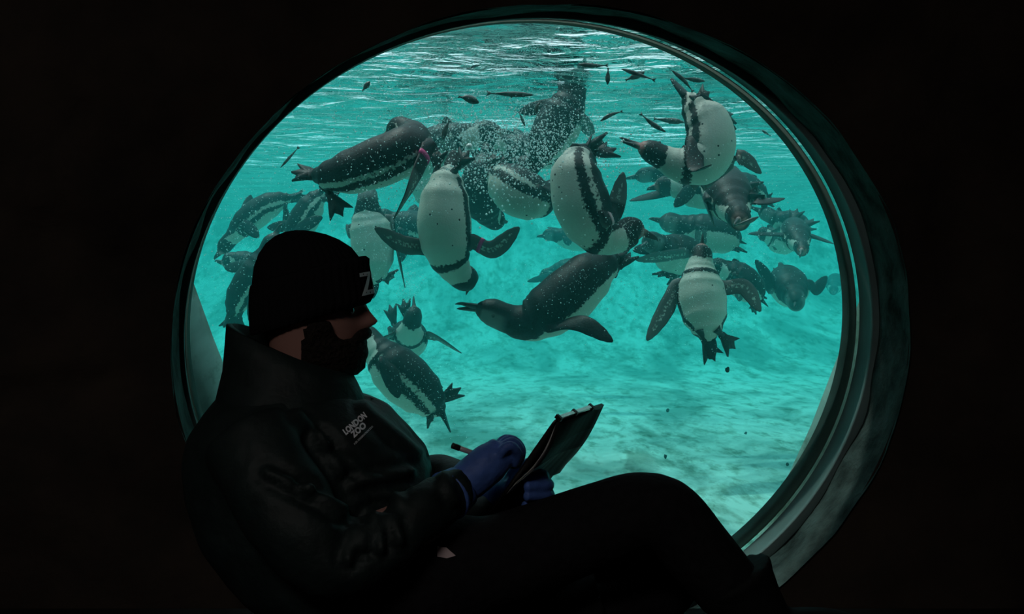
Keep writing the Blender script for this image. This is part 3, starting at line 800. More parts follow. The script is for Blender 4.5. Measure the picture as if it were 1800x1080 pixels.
link('air_bubble', mesh('air_bubble', v, f), m_blob, label='single large white bubble in front of the bubble cloud', cat='bubble')

m_scrap = plain('dark scrap', (.03, .025, .022), .7, .2, 40, .5, .3)
def scrap(label, px, py, d, r, seed):
    rg = random.Random(seed); c = at(px, py, d); V = []; n = 9
    for s in (-1, 1):
        for k in range(n):
            a = 2 * math.pi * k / n; q = r * (.45 + .6 * rg.random())
            V.append(Vector((math.cos(a) * q, s * r * .25 + rg.uniform(-.3, .3) * r, math.sin(a) * q * 1.3)))
    Fc = [tuple(range(n)), tuple(range(2 * n - 1, n - 1, -1))] + [(k, n + k, n + (k + 1) % n, (k + 1) % n) for k in range(n)]
    o = link('scrap', mesh('scrap', V, Fc), m_scrap, label=label, cat='scrap', group='scraps drifting in the water'); o.location = c
scrap('dark frayed scrap drifting below the feet of the upright penguin', 1279, 650, 4.2, .010, 3)
def bed_scrap(label, px, py, r, seed):
    d = F * (CZ - WFLOOR - .012) / (py - HOR); scrap(label, px, py, d, r, seed)
bed_scrap('round dark scrap on the pool bed right of the clipboard', 1174, 722, .013, 5)
bed_scrap('curled dark scrap on the pool bed above the knee', 1170, 803, .012, 8)
bed_scrap('small dark scrap on the pool bed far right of the clipboard', 1311, 762, .010, 12)
bed_scrap('tiny dark scrap on the pool bed nearest the right rim', 1384, 817, .008, 15)

# ================================================================== THE KEEPER
def remesh(V, Fc, voxel, smooth=2, fac=.5):
    """weld overlapping closed shells into one continuous skin"""
    me = mesh('tmp', V, Fc); o = bpy.data.objects.new('tmp', me); COL.objects.link(o)
    md = o.modifiers.new('r', 'REMESH'); md.mode = 'VOXEL'; md.voxel_size = voxel; md.use_smooth_shade = True
    if smooth:
        ms = o.modifiers.new('s', 'SMOOTH'); ms.factor = fac; ms.iterations = smooth
    dg = bpy.context.evaluated_depsgraph_get()
    out = bpy.data.meshes.new_from_object(o.evaluated_get(dg), depsgraph=dg)
    bpy.data.objects.remove(o); bpy.data.meshes.remove(me)
    out.polygons.foreach_set('use_smooth', [True] * len(out.polygons))
    return out

def ploft(rows, seg=40, fn=None, closed=True):
    """loft of upright ovals: rows of (back pixel, front pixel, depth, half width in m)"""
    V = []
    for i, (bk, fr_, d, hw) in enumerate(rows):
        A = at(bk[0], bk[1], d); B = at(fr_[0], fr_[1], d); c = (A + B) / 2; ax = (B - A) / 2
        for k in range(seg):
            a = 2 * math.pi * k / seg
            p = c + ax * math.cos(a) + Vector((0, hw * math.sin(a), 0))
            if fn: p = fn(i, a, p, c, ax, hw)
            V.append(p)
    Fc = grid_faces(len(rows), seg, True)
    if closed:
        n = len(rows)
        V.append(sum(V[:seg], Vector()) / seg); V.append(sum(V[(n - 1) * seg:n * seg], Vector()) / seg)
        for k in range(seg):
            Fc.append((len(V) - 2, (k + 1) % seg, k)); Fc.append((len(V) - 1, (n - 1) * seg + k, (n - 1) * seg + (k + 1) % seg))
    return V, Fc
def limb(pts, radii, n=24, seg=20):
    pth = spline([at(*p) for p in pts], n)
    tab = [(i / (len(radii) - 1), r) for i, r in enumerate(radii)]
    rr = [interp(tab, k / (n - 1)) for k in range(n)]
    # rounded ends
    v, f = tube(pth, rr, seg)
    t0 = (pth[0] - pth[1]).normalized(); t1 = (pth[-1] - pth[-2]).normalized()
    v[-2] = v[-2] + t0 * rr[0] * .5; v[-1] = v[-1] + t1 * rr[-1] * .5
    return v, f

m_skin, nt, b = new_mat('skin')
tc = N(nt, 'ShaderNodeTexCoord'); nz = N(nt, 'ShaderNodeTexNoise'); nz.inputs['Scale'].default_value = 14
nt.links.new(tc.outputs['Object'], nz.inputs['Vector'])
cr = N(nt, 'ShaderNodeValToRGB'); e = cr.color_ramp.elements; e[0].color = (.30, .15, .125, 1); e[1].color = (.42, .22, .18, 1)
nt.links.new(nz.outputs['Fac'], cr.inputs[0]); nt.links.new(cr.outputs[0], b.inputs['Base Color']); b.inputs['Roughness'].default_value = .5
m_jack = plain('dark green softshell', (.008, .0165, .0155), .62, .30, 30, .25, .25)
m_trou = plain('black work cloth', (.010, .010, .011), .9, .12, 60, .3, .2)
m_knit, nt, b = new_mat('black rib knit')
tc = N(nt, 'ShaderNodeTexCoord'); nz = N(nt, 'ShaderNodeTexNoise'); nz.inputs['Scale'].default_value = 180
nt.links.new(tc.outputs['Object'], nz.inputs['Vector'])
b.inputs['Base Color'].default_value = (.009, .009, .010, 1); b.inputs['Roughness'].default_value = .95; b.inputs['Specular IOR Level'].default_value = .08
bp = N(nt, 'ShaderNodeBump'); bp.inputs['Strength'].default_value = .5; bp.inputs['Distance'].default_value = .003
nt.links.new(nz.outputs['Fac'], bp.inputs['Height']); nt.links.new(bp.outputs[0], b.inputs['Normal'])
m_hair = plain('dark brown beard', (.014, .010, .008), .85, .2, 120, .5, .8)
m_glove = plain('blue nitrile', (.075, .155, .47), .5, .3, 40, .15, .2)
m_boot = plain('black rubber', (.008, .009, .009), .8, .1, 30, .2, .1)
m_print = plain('pale print', (.82, .84, .88), .7, .2)

HD = 2.20
def face_fn(rows_nose):
    def fn(i, a, p, c, ax, hw):
        # narrower towards the face, nose on the mid line
        front = max(0.0, math.cos(a))
        q = p.copy(); q.y = c.y + (p.y - c.y) * (1 - .16 * front ** 2)
        w = math.exp(-((a if a < math.pi else a - 2 * math.pi) / .20) ** 2)
        q.x += rows_nose[i] * HD / F * w
        if rows_nose[i] > 18: pass
        return q
    return fn
HROWS = [(427, 505, 590, 0, .040), (440, 482, 612, 0, .055), (465, 462, 632, 0, .070), (495, 455, 640, 0, .077), (515, 453, 642, 0, .078), (528, 454, 640, 2, .078), (537, 455, 636, 9, .078), (546, 457, 635, 16, .077),
         (555, 459, 634, 24, .076), (563, 461, 634, 31, .076), (569, 463, 634, 30, .075), (576, 465, 634, 18, .074), (582, 467, 634, 9, .073), (590, 470, 634, 5, .072), (598, 472, 632, 4, .071), (606, 474, 630, 5, .070), (616, 476, 627, 0, .068),
         (630, 478, 622, 0, .066), (642, 480, 612, 0, .062), (654, 481, 590, 0, .058), (668, 480, 572, 0, .056), (690, 478, 570, 0, .058), (720, 470, 580, 0, .065), (760, 455, 600, 0, .08)]
nose = [r[3] for r in HROWS]
head_v = ploft([((r[1], r[0]), (r[2], r[0]), HD, r[4]) for r in HROWS], 56, face_fn(nose))
ear = limb([(530, 522, HD - .074), (526, 545, HD - .078), (524, 568, HD - .074)], [.012, .014, .009], 10, 12)
torso_rows = [((430, 705), (610, 720), 2.19, .10), ((400, 760), (640, 770), 2.19, .16), ((395, 840), (655, 850), 2.19, .165), ((420, 930), (665, 940), 2.18, .155), ((470, 1020), (720, 1010), 2.17, .16), ((560, 1100), (760, 1060), 2.17, .15)]
ARM_R = [(470, 775, 2.02), (510, 880, 1.96), (575, 975, 1.93), (690, 930, 1.96), (790, 868, 2.02), (828, 842, 2.06)]
ARM_L = [(520, 765, 2.36), (600, 830, 2.42), (700, 878, 2.44), (790, 850, 2.40), (860, 862, 2.30), (895, 868, 2.22)]
LEG_R = [(660, 1040, 2.09), (900, 985, 2.08), (1100, 915, 2.08), (1165, 905, 2.08), (1220, 960, 2.08), (1300, 1050, 2.09), (1345, 1120, 2.09)]
LEG_L = [(660, 1040, 2.27), (880, 1010, 2.30), (1080, 985, 2.32), (1140, 990, 2.32), (1130, 1040, 2.28), (1060, 1070, 2.24), (960, 1085, 2.20)]
bodyV, bodyF = merge([head_v, ear, ploft(torso_rows, 40), limb(ARM_R, [.060, .052, .045, .042, .034, .030]), limb(ARM_L, [.060, .052, .045, .042, .034, .030]),
                      limb(LEG_R, [.090, .085, .066, .058, .054, .048, .045]), limb(LEG_L, [.090, .085, .066, .058, .054, .048, .045])])
body = remesh(bodyV, bodyF, .0042, 2)
BASE = Vector((at(660, 1040, 2.17).x, 2.17, CZ - .72))
def under(me):
    me.transform(Matrix.Translation(-BASE)); return me
person = link('person', under(body), m_skin, label='seated bearded person in black beanie and dark jacket writing on a clipboard', cat='person')
person.location = BASE

# eye and brow
for sgn in (-1, 1):
    c = at(617, 545, HD) + Vector((0, sgn * .036, 0))
    v, f = tube([c + Vector((0, 0, z * .012)) for z in (-1, -.8, -.4, 0, .4, .8, 1)], [.001, .007, .011, .012, .011, .007, .001], 14, (1, 0, 0))
    link('eye', under(mesh('eye', v, f)), m_eye, parent=person)

# beard: a shell over the jaw, tucked into the face at its edge
def beard_fn(i, a, p, c, ax, hw):
    y = BR[i][0]; q = face_fn([r[3] for r in BR])(i, a, p, c, ax, hw)
    px = 900 + (q.x) * F / q.y
    m = 0.0
    edge = interp([(450, 700), (520, 700), (533, 590), (540, 560), (578, 558), (585, 578), (602, 592), (618, 590), (628, 580), (640, 576), (670, 576)], px)
    m = max(0, min(1, (y - edge) / 10.0))
    jag = mnoise.noise(q * 60) * .0035
    d = (q - c).normalized()
    bulge = .012 + .010 * max(0, math.cos(a)) * max(0, min(1, (y - 598) / 25))
    return q + d * (-.007 + (.007 + bulge + jag) * m)
BR = []
for y in [550 + 4 * k for k in range(27)]:
    t = [interp([(r[0], r[j]) for r in HROWS], y) for j in range(5)]
    fx = interp([(550, 634), (600, 634), (612, 630), (640, 622), (652, 612), (660, 596)], y)
    BR.append((y, t[1], max(t[2], fx), 0 if y > 579 else t[3] * .6, t[4]))
v, f = ploft([((r[1], r[0]), (r[2], r[0] + (4 if r[0] > 640 else 0)), HD, r[4]) for r in BR], 64, beard_fn)
link('beard', under(mesh('beard', v, f)), m_hair, parent=person)
# moustache
for sgn in (-1, 1):
    v, f = tube(spline([at(644, 582, HD) + Vector((0, 0, 0)), at(643, 586, HD) + Vector((0, sgn * .014, 0)), at(632, 593, HD) + Vector((0, sgn * .030, 0)), at(620, 604, HD) + Vector((0, sgn * .040, 0))], 12), [interp([(0, .008), (.4, .0115), (1, .006)], k / 11) for k in range(12)], 12)
    link('moustache', under(mesh('moustache', v, f)), m_hair, parent=person)

# beanie: crown and turned-up cuff
def crown_fn(i, a, p, c, ax, hw):
    d = (p - c).normalized()
    return p + d * (.0016 * math.sin(a * 44))
BROWS = [((449, 572), (640, 534), .085), ((446, 548), (644, 520), .088), ((445, 520), (644, 500), .089), ((446, 495), (640, 478), .088), ((449, 470), (632, 455), .085), ((457, 447), (616, 435), .077), ((470, 428), (594, 421), .064), ((486, 415), (572, 412), .046), ((503, 408), (550, 407), .026), ((520, 405), (535, 405), .008)]
v, f = ploft([(r[0], r[1], HD, r[2]) for r in BROWS], 176, crown_fn)
bean = link('beanie', under(mesh('beanie', v, f)), m_knit, parent=person)
CROWS = [((446, 590), (641, 536), .090), ((443, 588), (650, 531), .0945), ((441, 572), (657, 517), .097), ((440, 540), (652, 489), .0985), ((441, 512), (648, 466), .0975), ((443, 503), (648, 455), .096), ((448, 500), (641, 450), .092), ((452, 508), (635, 456), .086)]
def cuff_pt(a, t):
    """point on the cuff at angle a (0 = front, towards his right is negative), t from 0 bottom to 1 top"""
    s = 1 + t * 3.6; i = min(len(CROWS) - 2, int(s)); w = s - i
    r = [CROWS[i], CROWS[i + 1]]
    bk = [r[0][0][k] * (1 - w) + r[1][0][k] * w for k in (0, 1)]; fr_ = [r[0][1][k] * (1 - w) + r[1][1][k] * w for k in (0, 1)]; hw = r[0][2] * (1 - w) + r[1][2] * w
    A = at(bk[0], bk[1], HD); B = at(fr_[0], fr_[1], HD); c = (A + B) / 2
    p = c + (B - A) / 2 * math.cos(a) + Vector((0, hw * math.sin(a), 0))
    return p + (p - c).normalized() * .0022
v, f = ploft([(r[0], r[1], HD, r[2]) for r in CROWS], 176, crown_fn, closed=False)
cuff = link('cuff', under(mesh('cuff', v, f)), m_knit, parent=bean)

def text_mesh(s, size, bold=0.0):
    cu = bpy.data.curves.new('txt', 'FONT'); cu.body = s; cu.size = size; cu.offset = bold; cu.resolution_u = 3
    o = bpy.data.objects.new('txt', cu); COL.objects.link(o)
    dg = bpy.context.evaluated_depsgraph_get()
    me = bpy.data.meshes.new_from_object(o.evaluated_get(dg), depsgraph=dg)
    bpy.data.objects.remove(o); bpy.data.curves.remove(cu)
    bm = bmesh.new(); bm.from_mesh(me)
    bmesh.ops.triangulate(bm, faces=bm.faces)
    bmesh.ops.subdivide_edges(bm, edges=[e for e in bm.edges if e.calc_length() > size * .12], cuts=2)
    bm.to_mesh(me); bm.free()
    return me
me = text_mesh('ZSL', .036, .0010)
xs = [v.co.x for v in me.vertices]; x0, x1 = min(xs), max(xs)
for v in me.vertices:
    a = -.56 + (v.co.x - x0) / (x1 - x0) * 1.12
    v.co = cuff_pt(a, .30 + v.co.y / .036 * .55)
link('lettering', under(me), m_print, parent=cuff)

# jacket
def limb_o(pts, radii, **k): return limb(pts, radii, 40, 26)
jrows = [((425, 655), (600, 690), 2.19, .085), ((398, 682), (652, 700), 2.19, .135), ((362, 725), (688, 719), 2.19, .180), ((336, 765), (722, 752), 2.185, .200), ((326, 815), (748, 788), 2.18, .205), ((330, 880), (762, 835), 2.17, .20), ((360, 960), (770, 900), 2.16, .20), ((420, 1040), (790, 955), 2.16, .20), ((500, 1110), (800, 1010), 2.16, .19), ((560, 1150), (790, 1050), 2.16, .17)]
JA_R = [(448, 775, 2.02), (500, 885, 1.945), (590, 985, 1.915), (700, 930, 1.95), (785, 872, 2.015), (806, 860, 2.035)]
JA_L = [(520, 765, 2.35), (610, 825, 2.41), (700, 862, 2.43), (765, 838, 2.42), (810, 848, 2.37), (850, 862, 2.31)]
jv, jf = merge([ploft(jrows, 60), limb_o(JA_R, [.090, .085, .078, .066, .050, .044]), limb_o(JA_L, [.085, .075, .066, .052, .045, .042]), limb([(690, 965, 2.2), (790, 930, 2.24), (875, 908, 2.25)], [.07, .060, .045])])
jm = remesh(jv, jf, .009, 5)
# creases: elbow folds, chest and side seams
FOLDS = [((655, 905), (640, 960), .014), ((672, 900), (668, 965), .012), ((630, 925), (612, 985), .012), ((690, 905), (700, 950), .010), ((470, 830), (540, 865), .010), ((540, 860), (600, 900), .012), ((520, 730), (575, 780), .010), ((560, 770), (600, 830), .012), ((640, 715), (735, 795), .007), ((620, 850), (720, 830), .010), ((600, 800), (700, 880), .006), ((780, 840), (800, 880), .008)]
jn = [v.normal.copy() for v in jm.vertices]
for v, n in zip(jm.vertices, jn):
    px = 900 + v.co.x * F / v.co.y; py = HOR - (v.co.z - CZ) * F / v.co.y
    h = .006 * mnoise.noise(v.co * 9) + .004 * mnoise.noise(Vector((v.co.x * 22, v.co.y * 9, v.co.z * 16)))
    if v.co.y < 2.2:
        for a, c_, amp in FOLDS:
            dd = seg_d((px, py), a, c_) / 12.0
            h += amp * (math.exp(-dd * dd) - .8 * math.exp(-((dd - 1.4) / .8) ** 2))
    v.co += n * h
jm.update()
jacket = link('jacket', under(jm), m_jack, parent=person)
# stand-up collar, hollow
def collar_rows(off):
    return [((383 + off, 700), (646 - off, 722), 2.19, .150 - off * .0011), ((394 + off, 650), (640 - off, 700), 2.19, .125 - off * .0011), ((397 + off, 610), (630 - off, 678), 2.19, .112 - off * .0011), ((400 + off, 569), (618 - off, 655), 2.19, .104 - off * .0011)]
ov, of = ploft(collar_rows(0), 56, closed=False); iv, if_ = ploft(collar_rows(11), 56, closed=False)
n = len(ov); V = ov + iv; Fc = of + [tuple(i + n for i in q) for q in if_]
for k in range(56):
    k2 = (k + 1) % 56; Fc.append((3 * 56 + k, 3 * 56 + k2, n + 3 * 56 + k2, n + 3 * 56 + k))
link('collar', under(mesh('collar', V, Fc)), m_jack, parent=jacket)
# chest print, laid on the cloth
from mathutils.bvhtree import BVHTree
jb = BVHTree.FromPolygons([v.co for v in jm.vertices], [tuple(p.vertices) for p in jm.polygons])
def print_on(s, size, px, py, ang, bold, xs_=1.0):
    me = text_mesh(s, size, bold); ca, sa = math.cos(math.radians(ang)), math.sin(math.radians(ang))
    o_ = at(px, py, 2.02)
    for v in me.vertices:
        x, y = v.co.x * xs_, v.co.y
        p = o_ + Vector((x * ca - y * sa, 0, x * sa + y * ca))
        st = Vector((p.x, 1.2, p.z)) - BASE
        hit = jb.ray_cast(st, Vector((0, 1, 0)))
        if hit[0]: p = hit[0] + BASE - Vector((0, .0025, 0))
        v.co = p
    link('print', under(me), m_print, parent=jacket)
print_on('LONDON', .0150, 607, 766, 40, .0008, .60)
print_on('ZOO', .0150, 621, 771, 40, .0008, .66)
print_on('A ZSL CONSERVATION ZOO', .0045, 623, 783, 43, .0001, .62)

# trousers and boots
TR_R = [(640, 1030, 2.09), (880, 985, 2.08), (1060, 920, 2.08), (1140, 898, 2.08), (1190, 925, 2.08), (1240, 985, 2.08), (1290, 1045, 2.085)]
TR_L = [(640, 1030, 2.27), (860, 1000, 2.30), (1070, 980, 2.32), (1165, 985, 2.32), (1150, 1035, 2.28), (1080, 1062, 2.24), (1010, 1078, 2.21)]
tv, tf = merge([limb_o(TR_R, [.125, .112, .086, .078, .072, .066, .064]), limb_o(TR_L, [.125, .118, .100, .092, .085, .070, .064]), limb([(600, 1045, 2.12), (640, 1050, 2.18), (600, 1045, 2.24)], [.13, .135, .13])])
tm = remesh(tv, tf, .010, 4)
for v, n in zip(tm.vertices, [v.normal.copy() for v in tm.vertices]):
    v.co += n * (.004 * mnoise.noise(v.co * 11)); v.co.z = max(v.co.z, CZ - .718)
link('trousers', under(tm), m_trou, parent=person)
def boot(top, mid, ank, d, turned=False):
    sg = -1 if turned else 1
    zs = CZ - .72
    T, M, A = at(*top, d), at(*mid, d), at(*ank, d)
    v1, f1 = tube(spline([T, M, A], 14), [interp([(0, .080), (.06, .082), (.12, .074), (.6, .066), (1, .060)], k / 13) for k in range(14)], 26)
    toe = Vector((A.x + sg * .19, d, zs + .045)); heel = Vector((A.x - sg * .03, d, zs + .045))
    v2, f2 = tube(spline([heel, (heel + toe) / 2 + Vector((0, 0, .012)), toe], 16), [interp([(0, .042), (.2, .047), (.7, .048), (.92, .040), (1, .018)], k / 15) for k in range(16)], 22)
    v3, f3 = tube([A + Vector((0, 0, .01)), Vector((A.x + .01, d, zs + .06))], [.058, .052], 22)
    bmx = remesh(*merge([(v1, f1), (v2, f2), (v3, f3)]), .008, 4)
    for v in bmx.vertices: v.co.z = max(v.co.z, zs + .012)
    o = link('boot', under(bmx), m_boot, parent=person)
    V = []; 
    ol = [(-.075, 0), (-.06, .036), (0, .044), (.08, .050), (.15, .050), (.20, .034), (.215, 0)]
    ol = ol + [(x, -y) for x, y in reversed(ol[1:-1])]
    for z in (0, .016):
        for x, y in ol: V.append(Vector((A.x + sg * x, d + y, zs + z)))
    n = len(ol)
    link('sole', under(mesh('sole', V, [tuple(range(n)), tuple(range(2 * n - 1, n - 1, -1))] + [(k, n + k, n + (k + 1) % n, (k + 1) % n) for k in range(n)], False)), m_trou, parent=o)
boot((1284, 1012), (1322, 1080), (1345, 1120), 2.09)
boot((1060, 1066), (1015, 1078), (970, 1096), 2.21, turned=True)

# gloves: palm and five bent fingers welded into one skin
def finger(pts, r): return limb(pts, [r * 1.08, r, r * .98, r * .85], 16, 12)
gr_ = [limb([(802, 862, 2.035), (832, 838, 2.05), (872, 804, 2.065), (884, 793, 2.07)], [.033, .037, .037, .030], 16, 20),
       limb([(815, 850, 2.075), (845, 825, 2.09), (878, 796, 2.095)], [.028, .031, .026], 12, 16),
       finger([(876, 800, 2.04), (896, 784, 2.035), (910, 800, 2.05), (904, 818, 2.065)], .0095),
       finger([(878, 795, 2.06), (899, 778, 2.058), (915, 796, 2.07), (908, 818, 2.08)], .0105),
       finger([(876, 792, 2.085), (896, 774, 2.083), (915, 790, 2.09), (910, 814, 2.095)], .0108),
       finger([(872, 790, 2.105), (890, 773, 2.107), (908, 786, 2.11), (908, 810, 2.105)], .0105),
       finger([(845, 830, 2.11), (868, 815, 2.125), (888, 812, 2.12), (902, 814, 2.112)], .0115)]
g = remesh(*merge(gr_), .0032, 2)
gl_r = link('glove', under(g), m_glove, parent=person)
v, f = tube(spline([at(788, 872, 2.022), at(800, 864, 2.035), at(812, 855, 2.045)], 8), [.046, .045, .044, .043, .042, .041, .040, .039], 28)
link('glove_cuff', under(mesh('glove_cuff', v, f)), m_glove, parent=gl_r)
glh = [limb([(868, 870, 2.285), (892, 868, 2.235), (915, 862, 2.195)], [.032, .037, .034], 14, 20),
       finger([(905, 842, 2.19), (945, 834, 2.16), (955, 838, 2.125), (922, 840, 2.095)], .0110),
       finger([(908, 856, 2.19), (954, 850, 2.16), (963, 854, 2.12), (925, 857, 2.085)], .0112),
       finger([(908, 872, 2.19), (955, 868, 2.16), (964, 871, 2.12), (924, 873, 2.085)], .0108),
       finger([(905, 886, 2.19), (945, 884, 2.165), (953, 887, 2.13), (920, 889, 2.095)], .0095),
       finger([(892, 850, 2.215), (905, 828, 2.20), (920, 818, 2.185), (934, 812, 2.17)], .0115)]
g = remesh(*merge(glh), .0032, 2)
link('glove', under(g), m_glove, parent=person)

# ------------------------------------------------------------------ clipboard and pen
A, B, Cc, Dd = at(976, 738, 2.03), at(1062, 709, 2.22), at(905, 898, 2.22), at(818, 924, 2.03)
ex = (B - A).normalized(); ey = (Dd - A); ey = (ey - ex * ey.dot(ex)).normalized(); en = ex.cross(ey).normalized()
if en.x < 0: en = -en           # en points to the underside (right, down)
W_, L_ = (B - A).length, (Dd - A).length
def cb(x, y, z): return A + ex * (x * W_) + ey * (y * L_) + en * z
m_board = plain('black clipboard board', (.018, .017, .016), .45, .4, 30, .2, .05)
m_clip = plain('bright steel clip', (.75, .73, .70), .25, .5, metal=.8)
clip_root = link('clipboard', None, label='black clipboard with folded-over sheets held in blue gloves', cat='clipboard'); clip_root.location = cb(.5, 1, 0)
def cbm(name, V, Fc, mat, parent=clip_root, smooth=False):
    return link(name, mesh(name, [v - clip_root.location for v in V], Fc, smooth), mat, parent=parent)
ol = []
for cx_, cy_, a0 in ((.95, .04, -90), (.95, .96, 0), (.05, .96, 90), (.05, .04, 180)):
    for k in range(5):
        a = math.radians(a0 + 90 * k / 4); ol.append((cx_ + .05 * math.cos(a), cy_ + .04 * math.sin(a)))
n = len(ol)
cbm('board', [cb(x, y, -.0015) for x, y in ol] + [cb(x, y, .0015) for x, y in ol], [tuple(range(n)), tuple(range(2 * n - 1, n - 1, -1))] + [(k, n + k, n + (k + 1) % n, (k + 1) % n) for k in range(n)], m_board)
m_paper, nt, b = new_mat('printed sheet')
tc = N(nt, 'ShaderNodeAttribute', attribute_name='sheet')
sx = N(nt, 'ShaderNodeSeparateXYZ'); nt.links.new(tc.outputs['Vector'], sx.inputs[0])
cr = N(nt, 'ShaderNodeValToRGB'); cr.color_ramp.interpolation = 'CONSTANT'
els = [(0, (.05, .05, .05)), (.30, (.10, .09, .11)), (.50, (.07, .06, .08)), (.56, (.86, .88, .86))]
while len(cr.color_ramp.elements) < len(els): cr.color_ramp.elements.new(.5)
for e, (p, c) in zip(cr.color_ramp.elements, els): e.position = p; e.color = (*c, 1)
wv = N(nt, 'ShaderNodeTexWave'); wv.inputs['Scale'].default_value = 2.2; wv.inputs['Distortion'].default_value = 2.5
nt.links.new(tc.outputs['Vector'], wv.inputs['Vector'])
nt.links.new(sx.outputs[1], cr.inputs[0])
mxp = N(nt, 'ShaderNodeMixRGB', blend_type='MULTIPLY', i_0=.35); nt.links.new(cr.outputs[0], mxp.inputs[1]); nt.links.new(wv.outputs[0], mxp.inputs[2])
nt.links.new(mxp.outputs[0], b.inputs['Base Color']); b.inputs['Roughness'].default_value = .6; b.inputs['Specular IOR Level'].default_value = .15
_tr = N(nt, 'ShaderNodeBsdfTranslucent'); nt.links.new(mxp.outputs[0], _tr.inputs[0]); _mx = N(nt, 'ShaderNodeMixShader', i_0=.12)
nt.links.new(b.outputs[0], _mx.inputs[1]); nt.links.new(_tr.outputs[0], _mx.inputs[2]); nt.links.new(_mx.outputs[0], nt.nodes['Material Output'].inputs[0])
def sheet(name, x0, x1, y0, y1, z0, bulge, mat, thin=False):
    V = []; uv = []; nu, nv = 26, 14
    for i in range(nu):
        t = i / (nu - 1)
        for j in range(nv):
            s = j / (nv - 1)
            z = z0 + bulge * math.sin(math.pi * min(1, t * 1.15)) * (1 - .35 * s) + .004 * math.sin(5 * s + 3 * t)
            V.append(cb(x0 + (x1 - x0) * s, y0 + (y1 - y0) * t, z)); uv.append((s, t, 0))
    m = len(V); fs = grid_faces(nu, nv)
    V2 = V + [v + en * .0006 for v in V]; fs2 = fs + [tuple(i + m for i in reversed(q)) for q in fs]
    if thin: V2 = V; fs2 = fs
    rim_ = [] if thin else [j for j in range(nv)] + [i * nv + nv - 1 for i in range(1, nu)] + [(nu - 1) * nv + j for j in range(nv - 2, -1, -1)] + [i * nv for i in range(nu - 2, 0, -1)]
    fs2 += [(rim_[k], rim_[(k + 1) % len(rim_)], rim_[(k + 1) % len(rim_)] + m, rim_[k] + m) for k in range(len(rim_))]
    o = cbm(name, V2, fs2, mat, smooth=True)
    a_ = o.data.attributes.new('sheet', 'FLOAT_VECTOR', 'POINT'); a_.data.foreach_set('vector', [c for q in uv + uv for c in q][:len(V2) * 3])
    return o
m_white = plain('white paper', (.70, .71, .69), .6, .2, 8, .05)
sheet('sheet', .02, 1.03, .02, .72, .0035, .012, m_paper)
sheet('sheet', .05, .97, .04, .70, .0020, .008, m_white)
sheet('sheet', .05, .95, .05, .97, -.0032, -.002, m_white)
def cbox(x0, x1, y0, y1, z0, z1):
    V = [cb(x, y, z) for x in (x0, x1) for y in (y0, y1) for z in (z0, z1)]
    return V, [(0, 1, 3, 2), (4, 6, 7, 5), (0, 4, 5, 1), (2, 3, 7, 6), (0, 2, 6, 4), (1, 5, 7, 3)]
cbm('clip', *merge([cbox(.08, .36, -.014, .006, -.004, .003), cbox(.40, .70, -.014, .006, -.004, .003), cbox(.10, .68, .0, .08, -.0055, -.0035)]), m_clip)
for x_ in (.36, .70, .05): cbm('clip_spring', *cbox(x_, x_ + .035, -.018, .012, -.007, .006), m_board)

m_pen = plain('grey pen barrel', (.50, .45, .47), .3, .4); 
p0, p1 = at(796, 784, 2.06), at(906, 824, 2.105); w = (p1 - p0).normalized(); Lp = (p1 - p0).length
pen = link('pen', None, label='pale pen with dark end held in the nearer blue glove', cat='pen'); pen.location = p0
def pt(a_, b_, r0, r1, n=6): return tube([p0 + w * (Lp * (a_ + (b_ - a_) * k / (n - 1))) - pen.location for k in range(n)], [r0 + (r1 - r0) * k / (n - 1) for k in range(n)], 14)
v, f = pt(.06, .9, .0048, .0048); link('barrel', mesh('barrel', v, f), m_pen, parent=pen)
v, f = pt(-.01, .10, .0056, .0056); link('cap', mesh('cap', v, f), m_board, parent=pen)
v, f = pt(.9, 1.0, .0045, .0008); link('nib', mesh('nib', v, f), m_board, parent=pen)

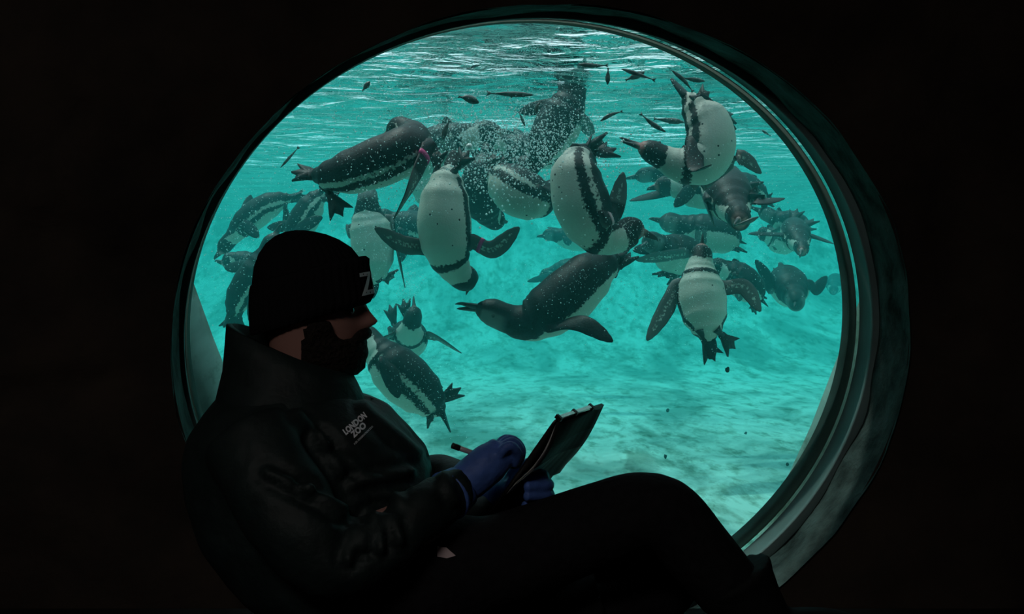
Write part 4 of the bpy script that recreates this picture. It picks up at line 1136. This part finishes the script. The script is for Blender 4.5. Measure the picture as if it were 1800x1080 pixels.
# ------------------------------------------------------------------ ledge, pale tag, added fill lamp
v, f = box((0, 2.10, (CZ - .72) / 2), (3.4, .72, CZ - .72))
bm = bmesh.new(); bmv = [bm.verts.new(q) for q in v]; [bm.faces.new([bmv[i] for i in q]) for q in f]
bmesh.ops.bevel(bm, geom=list(bm.edges), offset=.02, segments=3, affect='EDGES'); me = bpy.data.meshes.new('trim_3'); bm.to_mesh(me); bm.free()
link('trim_3', me, m_dark, kind='structure', label='dark ledge below the round window', cat='ledge')
m_tag = plain('pale pink tag', (.70, .55, .56), .6, .2)
V = []; c = Vector((0, 0, 0))
ol = [(-.012, -.010), (-.012, .012), (.004, .010), (.020, -.004), (.006, -.008)]
hp = at(775, 997, 1.9)
hit = BVHTree.FromPolygons([v.co for v in jm.vertices], [tuple(p.vertices) for p in jm.polygons]).ray_cast(Vector((hp.x, 1.0, hp.z)) - BASE, Vector((0, 1, 0)))
tm_ = BVHTree.FromPolygons([v.co for v in tm.vertices], [tuple(p.vertices) for p in tm.polygons]).ray_cast(Vector((hp.x, 1.0, hp.z)) - BASE, Vector((0, 1, 0)))
ys = [h[0].y + BASE.y for h in (hit, tm_) if h[0]]
hp.y = (min(ys) if ys else 2.0) - .003
V = [Vector((x, 0, z)) for x, z in ol] + [Vector((x, -.002, z)) for x, z in ol]; n = len(ol)
link('pocket_tag', mesh('pocket_tag', [v + hp - BASE for v in V], [tuple(range(n)), tuple(range(2 * n - 1, n - 1, -1))] + [(k, n + k, n + (k + 1) % n, (k + 1) % n) for k in range(n)], False), m_tag, parent=person)

lamp = link('fill_lamp', None, label='dim rectangular fill lamp added out of view behind the camera', cat='lamp'); lamp.location = (-1.0, -1.2, 3.2)  # added out of view to brighten the jacket, gloves and face
v, f = box((0, 0, -.03), (1.26, .66, .06)); link('housing', mesh('housing', v, f, False), m_board, parent=lamp)
m_lit, nt, b = new_mat('lit diffuser'); b.inputs['Emission Color'].default_value = (1, .94, .89, 1); b.inputs['Emission Strength'].default_value = FILL
v, f = box((0, 0, -.066), (1.2, .6, .012)); link('diffuser', mesh('diffuser', v, f, False), m_lit, parent=lamp)
